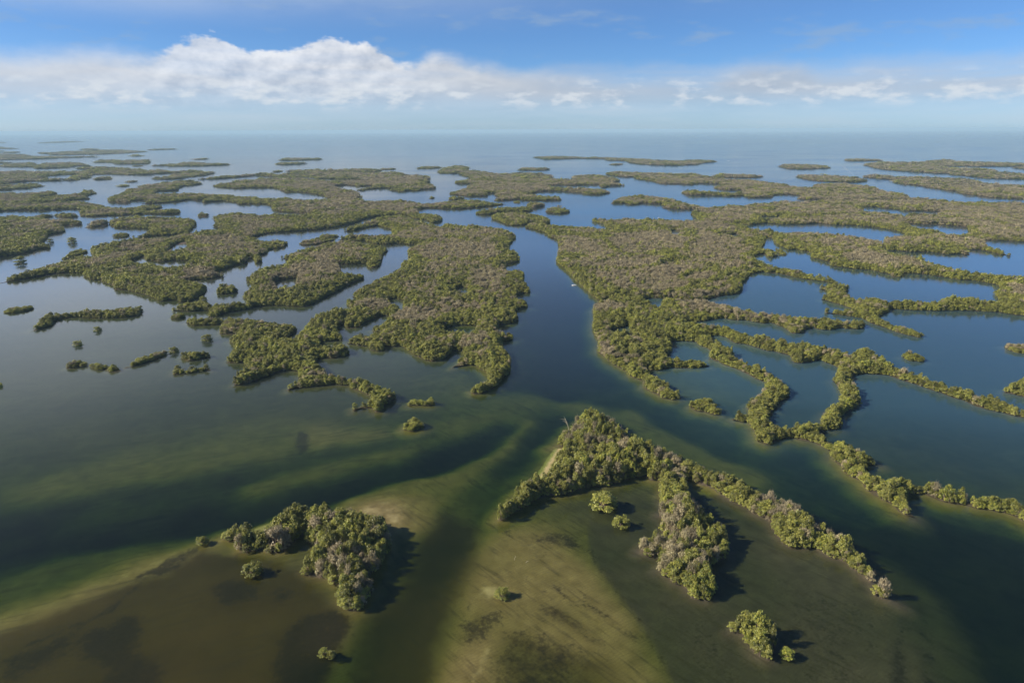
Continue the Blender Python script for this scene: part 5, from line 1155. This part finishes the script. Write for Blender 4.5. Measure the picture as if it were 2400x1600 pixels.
# light rising from the sea bed passes straight out (no refraction is modelled, so no total reflection either)
refl = T.m('MULTIPLY', refl, T.m('SUBTRACT', 1.0, geo.outputs['Backfacing']))
T.link(T.m('MINIMUM', refl, 0.70), mx.inputs[0])
T.link(body.outputs[0], mx.inputs[1])
T.link(gl.outputs[0], mx.inputs[2])
va = T.n('ShaderNodeVolumeAbsorption')
va.inputs['Color'].default_value = (0.41, 0.615, 0.10, 1)
va.inputs['Density'].default_value = 0.48
finish(T, mx.outputs[0], va.outputs[0])
b0, b1, zb = -FAR + 500, FAR - 500, -14.0
V = [(b0, -2500, 0), (b1, -2500, 0), (b1, b1, 0), (b0, b1, 0), (b0, -2500, zb), (b1, -2500, zb), (b1, b1, zb), (b0, b1, zb)]
F = [(0, 1, 2, 3), (7, 6, 5, 4), (0, 4, 5, 1), (1, 5, 6, 2), (2, 6, 7, 3), (3, 7, 4, 0)]
me = bpy.data.meshes.new('sea_water')
me.from_pydata(V, [], F)
me.materials.append(mt)
o = bpy.data.objects.new('sea_water', me)
col.objects.link(o)
o['kind'] = 'structure'
o['label'] = 'calm shallow sea and tidal channels between the mangrove islands'

# ------------------------------------------------------------------ haze
mt, T = material('haze')
pv = T.n('ShaderNodeVolumePrincipled')
pv.inputs['Color'].default_value = (0.55, 0.80, 0.97, 1)
pv.inputs['Density'].default_value = 5.2e-5
pv.inputs['Anisotropy'].default_value = 0.0
pv.inputs['Density Attribute'].default_value = ''
finish(T, None, pv.outputs[0])
b0, b1 = -FAR - 800, FAR + 800
V = [(x, y, z) for z in (-16.0, 162.0) for x, y in ((b0, -3600), (b1, -3600), (b1, b1), (b0, b1))]
F = [(3, 2, 1, 0), (4, 5, 6, 7), (0, 1, 5, 4), (1, 2, 6, 5), (2, 3, 7, 6), (3, 0, 4, 7)]
me = bpy.data.meshes.new('haze')
me.from_pydata(V, [], F)
me.materials.append(mt)
o = bpy.data.objects.new('haze', me)
col.objects.link(o)
o['kind'] = 'stuff'
o['label'] = 'thin blue sea haze over the whole scene'

# ------------------------------------------------------------------ mangroves
print('mangroves')
rowsets = {}
for key, label, outs, holes, hfac in ISLANDS:
    rowsets[key] = scatter(key, outs, holes, hfac)
print('trees', sum(len(r) for r in rowsets.values()))

# the largest-looking trees become individual objects
def area_of(key, x, y):
    """which part of its island a near tree stands on, in words"""
    if key == 'F1':
        if x < -84:
            return "the near left island's thin arm"
        if y < 212:
            return "the near left island's lower tip"
        if y > 240:
            return "the near left island's far rim"
        return "the near left island's middle"
    if key == 'F2':
        if x > 125:
            return "the forked island's right arm tip"
        if x > 95 and y > 205:
            return "the forked island's right arm, outer half"
        if x > 62 and y > 232:
            return "the forked island's right arm, inner half"
        if y < 205:
            return "the forked island's lower prong"
        if y < 240 and x > 40:
            return "the forked island's prong, upper half"
        if x < 12:
            return "the forked island's left arm"
        if y > 290:
            return "the forked island's topmost point"
        return "the forked island's broad head"
    return {'F3': 'the lone oval island at lower right', 'C2a': 'the two-crowned islet off the left spit',
            'C2b': 'the lone clump above the green sand streak', 'C3a': 'the islet off the right channel spit',
            'W': 'the curved spits left of the channel', 'M3': 'the looping strips right of the channel'}[key]


cand = []
for key in ('F1', 'F2', 'F3', 'C2a', 'C2b', 'C3a', 'M3', 'W'):
    R_ = rowsets[key]
    for i, (x, y, v, a, sx, sz) in enumerate(R_):
        d = math.sqrt(x * x + y * y + CAM_H ** 2)
        vis = abs(x) / (y * 0.954 + 44.8) < 0.76 and y > 150
        if v < NG + NB and vis:
            cand.append((sx * (0.5 + 0.5 * sz) / d, key, i))
cand.sort(reverse=True)
chosen = {}
for s_, key, i in cand[:300 - len(BUSHES)]:
    chosen.setdefault(key, set()).add(i)
bushes = [make_tree(500 + i, kind='green', low=True) for i in range(5)]
ind_meshes = [tree_meshes('mangrove_%02d' % i, t) for i, t in enumerate(near + bushes)]


def place_tree(name, variant, x, y, rz, sx, sz, label, group):
    e = bpy.data.objects.new(name, None)
    col.objects.link(e)
    e.empty_display_size = 0.5
    e.location = (x, y, 0.0)
    e.rotation_euler = (0, 0, rz)
    e.scale = (sx, sx, sz)
    e['label'] = label
    e['category'] = 'tree'
    e['group'] = group
    for part, mesh in ind_meshes[variant].items():
        c = bpy.data.objects.new(part, mesh)
        col.objects.link(c)
        c.parent = e
        if part == 'bare_branches':
            c['kind'] = 'stuff'
    return e


ISL = {k: (o, h) for k, l, o, h, hf in ISLANDS}


def shore_side(key, x, y):
    """left shore, right shore or inside, seen from the camera"""
    best, side = 1e9, 0
    for ring in ISL[key][0]:
        r = np.asarray(ring, float)
        q = np.roll(r, -1, axis=0)
        for (ax, ay), (bx, by) in zip(r, q):
            dx, dy = bx - ax, by - ay
            tt = min(1, max(0, ((x - ax) * dx + (y - ay) * dy) / (dx * dx + dy * dy + 1e-9)))
            ex, ey = ax + tt * dx - x, ay + tt * dy - y
            d = math.hypot(ex, ey)
            if d < best:
                best, side, vert = d, ex, ey
    if best > 3.2:
        return 'inside'
    if abs(side) < abs(vert) * 0.6:
        return 'on the far shore of' if vert > 0 else 'on the near shore of'
    return 'on the left shore of' if side < 0 else 'on the right shore of'


pend = []
for key, sel in chosen.items():
    for i in sorted(sel):
        x, y, v, a, sx, sz = rowsets[key][i]
        v = int(v)
        kindw = 'leafy green mangrove' if v < NG else 'grey-branched mangrove'
        hw = 'tall ' if sz > 1.2 else ('low ' if sz < 0.85 else 'mid-height ')
        ww = 'broad ' if sx > 0.92 else ('slender ' if sx < 0.66 else '')
        pend.append([hw + ww + kindw + ' ' + shore_side(key, x, y) + ' ' + area_of(key, x, y), x, y, v, a, sx, sz])
mean = {}
for p_ in pend:
    mean.setdefault(p_[0], []).append((p_[1], p_[2]))
for lab, x, y, v, a, sx, sz in pend:
    pts = np.array(mean[lab])
    if len(pts) > 2:
        # say where within that stretch, seen from the camera
        mx_, my_ = np.median(pts[:, 0]), np.median(pts[:, 1])
        lab += ', ' + ('near ' if y < my_ else 'far ') + ('left' if x < mx_ else 'right')
    if len(lab.split()) > 16:
        lab = lab.replace(' broad', '').replace(' slender', '')
    place_tree('mangrove_tree', v, x, y, a, sx, sz, lab, lab.replace('mangrove', 'mangroves', 1))
for bi, (label, x, y, r) in enumerate(BUSHES):
    place_tree('mangrove_bush', NG + NB + bi % 5, x, y, bi * 1.3, r / 3.1, max(0.30, r * 1.35 / 6.4), label, 'lone mangrove bushes in the water')

SHORT = set()
for key, label, outs, holes, hfac in ISLANDS:
    R_ = rowsets[key]
    keep = np.ones(len(R_), bool)
    for i in chosen.get(key, ()):
        keep[i] = False
    R_ = R_[keep]
    if not len(R_):
        continue
    me = bpy.data.meshes.new('mangrove_thicket')
    me.vertices.add(len(R_))
    me.vertices.foreach_set('co', np.column_stack([R_[:, 0], R_[:, 1], np.zeros(len(R_))]).astype(np.float32).ravel())
    a = me.attributes.new('variant', 'INT', 'POINT')
    a.data.foreach_set('value', R_[:, 2].astype(np.int32))
    a = me.attributes.new('turn', 'FLOAT_VECTOR', 'POINT')
    a.data.foreach_set('vector', np.column_stack([np.zeros(len(R_)), np.zeros(len(R_)), R_[:, 3]]).astype(np.float32).ravel())
    a = me.attributes.new('size', 'FLOAT_VECTOR', 'POINT')
    a.data.foreach_set('vector', R_[:, [4, 4, 5]].astype(np.float32).ravel())
    o = bpy.data.objects.new('mangrove_thicket', me)
    col.objects.link(o)
    md = o.modifiers.new('thicket', 'NODES')
    md.node_group = gn
    o['kind'] = 'stuff'
    o['label'] = label
    o['category'] = 'mangroves'

# ------------------------------------------------------------------ beaches of the far keys, tide lines and wakes
mt, T = material('beach_sand')
geo = T.n('ShaderNodeNewGeometry')
nz = T.noise(geo.outputs['Position'], 0.2, 4.0, 0.6)
finish(T, principled(T, T.mix(nz, (0.48, 0.43, 0.34), (0.66, 0.61, 0.52)), 0.9, 0.1).outputs[0])
M_beach = mt
mt, T = material('sea_foam')
geo = T.n('ShaderNodeNewGeometry')
nz = T.noise(geo.outputs['Position'], 0.35, 5.0, 0.7)
p = principled(T, (0.75, 0.78, 0.80), 0.7, 0.2)
tr_ = T.n('ShaderNodeBsdfTransparent')
mxf = T.n('ShaderNodeMixShader')
T.link(T.m('MULTIPLY', T.sstep(0.42, 0.66, nz), 0.28), mxf.inputs[0])
T.link(tr_.outputs[0], mxf.inputs[1])
T.link(p.outputs[0], mxf.inputs[2])
finish(T, mxf.outputs[0])
M_foam = mt


def ribbon(name, pts, w0, w1, z, mat, kind, label):
    pts = [np.array(p_, float) for p_ in pts]
    fine = []
    for a_, b_ in zip(pts[:-1], pts[1:]):
        for k in range(6):
            fine.append(a_ + (b_ - a_) * k / 6)
    fine.append(pts[-1])
    V, F = [], []
    n = len(fine)
    for i, p_ in enumerate(fine):
        d = fine[min(i + 1, n - 1)] - fine[max(i - 1, 0)]
        d /= np.hypot(*d)
        w = (w0 + (w1 - w0) * i / (n - 1)) * (0.7 + 0.6 * random.random())
        nn = np.array([-d[1], d[0]]) * w / 2
        V += [(*(p_ - nn), z), (*(p_ + nn), z)]
        if i:
            F.append((2 * i - 2, 2 * i, 2 * i + 1, 2 * i - 1))
    me = bpy.data.meshes.new(name)
    me.from_pydata(V, [], F)
    me.materials.append(mat)
    o = bpy.data.objects.new(name, me)
    col.objects.link(o)
    o['kind'] = kind
    o['label'] = label
    return o


ribbon('beach', [(1519, 3122), (1540, 3118), (1562, 3124)], 16, 18, 0.35, M_beach, 'structure', 'left white beach on the thin far key at the upper right')
ribbon('beach', [(1606, 3152), (1630, 3150), (1662, 3158)], 18, 14, 0.35, M_beach, 'structure', 'right white beach on the thin far key at the upper right')
ribbon('foam_line', [(786, 2055), (857, 2191), (938, 2317), (1045, 2489)], 5, 14, 0.03, M_foam, 'stuff', 'pale foam line bending between the far right islands')
ribbon('foam_line', [(1394, 2959), (1294, 2717), (1177, 2418)], 16, 5, 0.03, M_foam, 'stuff', 'pale foam line beside the far reddish islands')
ribbon('foam_line', [(1407, 3257), (1272, 2924)], 14, 8, 0.03, M_foam, 'stuff', 'short faint foam line in the open water at the upper right')
ribbon('boat_wake', [(-990, 2219), (-1022, 2190), (-1054, 2161), (-1085, 2135)], 3, 9, 0.03, M_foam, 'stuff', 'white wake trailing behind the boat at the far left')

# ------------------------------------------------------------------ boats


def plain(name, colr, rough=0.4, spec=0.5):
    mt, T = material(name)
    geo = T.n('ShaderNodeNewGeometry')
    nz = T.noise(geo.outputs['Position'], 1.5, 4.0, 0.6)
    finish(T, principled(T, T.mix(T.m('MULTIPLY', nz, 0.35), colr, tuple(c_ * 0.75 for c_ in colr)), rough, spec).outputs[0])
    return mt


M_white = plain('boat_white', (0.80, 0.80, 0.78))
M_greyb = plain('boat_grey', (0.30, 0.29, 0.27))
M_dark = plain('motor_black', (0.03, 0.03, 0.035))
M_canvas = plain('boat_canvas', (0.70, 0.70, 0.68), 0.8, 0.1)


def boat(x, y, heading, L, hullm, label, top=True):
    e = bpy.data.objects.new('motor_boat', None)
    col.objects.link(e)
    e.location = (x, y, 0)
    e.rotation_euler = (0, 0, heading)
    e['label'] = label
    e['category'] = 'boat'
    e['group'] = 'small boats on the water'
    B = L * 0.34

    def part(name, V, F, m_):
        me = bpy.data.meshes.new(name)
        me.from_pydata(V, [], F)
        me.materials.append(m_)
        o = bpy.data.objects.new(name, me)
        col.objects.link(o)
        o.parent = e
        return o
    # hull: V-bottomed sections lofted from transom to bow
    secs = []
    for s, bw, sh in ((-0.5, 0.86, 0.55), (-0.2, 1.0, 0.56), (0.1, 0.98, 0.60), (0.32, 0.72, 0.68), (0.45, 0.34, 0.76), (0.5, 0.03, 0.82)):
        xx, hb = s * L, B * bw / 2
        secs.append([(xx, -hb, sh), (xx, -hb * 0.82, 0.0), (xx, 0, -0.22 + 0.25 * max(0, s)), (xx, hb * 0.82, 0.0), (xx, hb, sh), (xx, hb * 0.86, sh), (xx, hb * 0.78, 0.28), (xx, -hb * 0.78, 0.28), (xx, -hb * 0.86, sh)])
    V = [v for s in secs for v in s]
    n = 9
    F = []
    for i in range(len(secs) - 1):
        for j in range(n):
            F.append((i * n + j, i * n + (j + 1) % n, (i + 1) * n + (j + 1) % n, (i + 1) * n + j))
    F.append(tuple(range(n - 1, -1, -1)))
    part('hull', V, F, hullm)

    def box(name, cx, cy, cz, sx, sy, sz, m_, taper=0.85):
        V = []
        for zz, k in ((cz - sz / 2, 1.0), (cz + sz / 2, taper)):
            for a_, b_ in ((-1, -1), (1, -1), (1, 1), (-1, 1)):
                V.append((cx + a_ * sx / 2 * k, cy + b_ * sy / 2 * k, zz))
        return part(name, V, [(3, 2, 1, 0), (4, 5, 6, 7), (0, 1, 5, 4), (1, 2, 6, 5), (2, 3, 7, 6), (3, 0, 4, 7)], m_)
    box('console', L * 0.02, 0, 0.75, L * 0.13, B * 0.36, 0.95, M_white)
    box('seat', -L * 0.17, 0, 0.55, L * 0.10, B * 0.42, 0.5, M_canvas, 0.95)
    box('motor', -L * 0.545, 0, 0.62, L * 0.07, B * 0.2, 0.75, M_dark, 0.8)
    box('bow_deck', L * 0.36, 0, 0.60, L * 0.14, B * 0.42, 0.06, M_white, 0.9)
    if top:
        box('canopy_top', -L * 0.02, 0, 2.05, L * 0.30, B * 0.72, 0.08, M_canvas, 0.97)
        for a_, b_ in ((-1, -1), (1, -1), (1, 1), (-1, 1)):
            box('post', -L * 0.02 + a_ * L * 0.12, b_ * B * 0.3, 1.2, 0.06, 0.06, 1.7, M_greyb, 1.0)
    return e


boat(62.8, 674.5, rad(172), 4.6, M_white, 'small skiff with a white bow nosed against the right bank of the channel', False)
boat(260, 1216, rad(20), 5.5, M_white, 'small white boat in the sound above the right-hand forest')
boat(478, 1792, rad(95), 7.0, M_white, 'white boat near the mouth of the far right inlet')
boat(1072, 3483, rad(185), 11.0, M_white, 'far white boat alone on the open sea right of the outermost key')
boat(-989, 2220, rad(42), 7.0, M_white, 'white boat with a wake beside the wedge-shaped far islet')

# ------------------------------------------------------------------ dead wood


def dead_tree(name, base, tip, r, twigs, label, cat, seed):
    g = np.random.default_rng(seed)
    e = bpy.data.objects.new(name, None)
    col.objects.link(e)
    e.location = base
    e['label'] = label
    e['category'] = cat
    tip = np.array(tip, float)
    L = np.linalg.norm(tip)
    st = Sticks()
    st.add([(0, 0, -0.6), tip * 0.4 + g.normal(0, 0.04 * L, 3), tip * 0.75 + g.normal(0, 0.03 * L, 3), tip], r, r * 0.45, 6)
    V, F = st.arrays()
    o = bpy.data.objects.new('trunk', mesh_from('trunk', V, F, [M_branch]))
    col.objects.link(o)
    o.parent = e
    for i in range(twigs):
        s = tip * (0.55 + 0.45 * g.random())
        d = tip / L + g.normal(0, 0.75, 3)
        d /= np.linalg.norm(d)
        ln = L * (0.16 + 0.2 * g.random())
        st = Sticks()
        st.add([s, s + d * ln * 0.5 + g.normal(0, 0.05 * ln, 3), s + d * ln], r * 0.42, r * 0.12, 4)
        V, F = st.arrays()
        o = bpy.data.objects.new('branch', mesh_from('branch', V, F, [M_branch]))
        col.objects.link(o)
        o.parent = e
    return e


dead_tree('dead_tree', (30.6, 318.5, 0), (-3.6, 2.0, 9.6), 0.22, 11, 'bare dead tree leaning left from the top corner of the forked island', 'dead tree', 5)
dead_tree('driftwood', (0.5, 215.2, -0.2), (0.5, 0.2, 1.3), 0.09, 9, 'left one of two bits of driftwood on the sand lobe', 'driftwood', 11)
dead_tree('driftwood', (4.6, 213.6, -0.2), (0.9, -0.5, 0.9), 0.09, 7, 'right one of two bits of driftwood on the sand lobe', 'driftwood', 12)
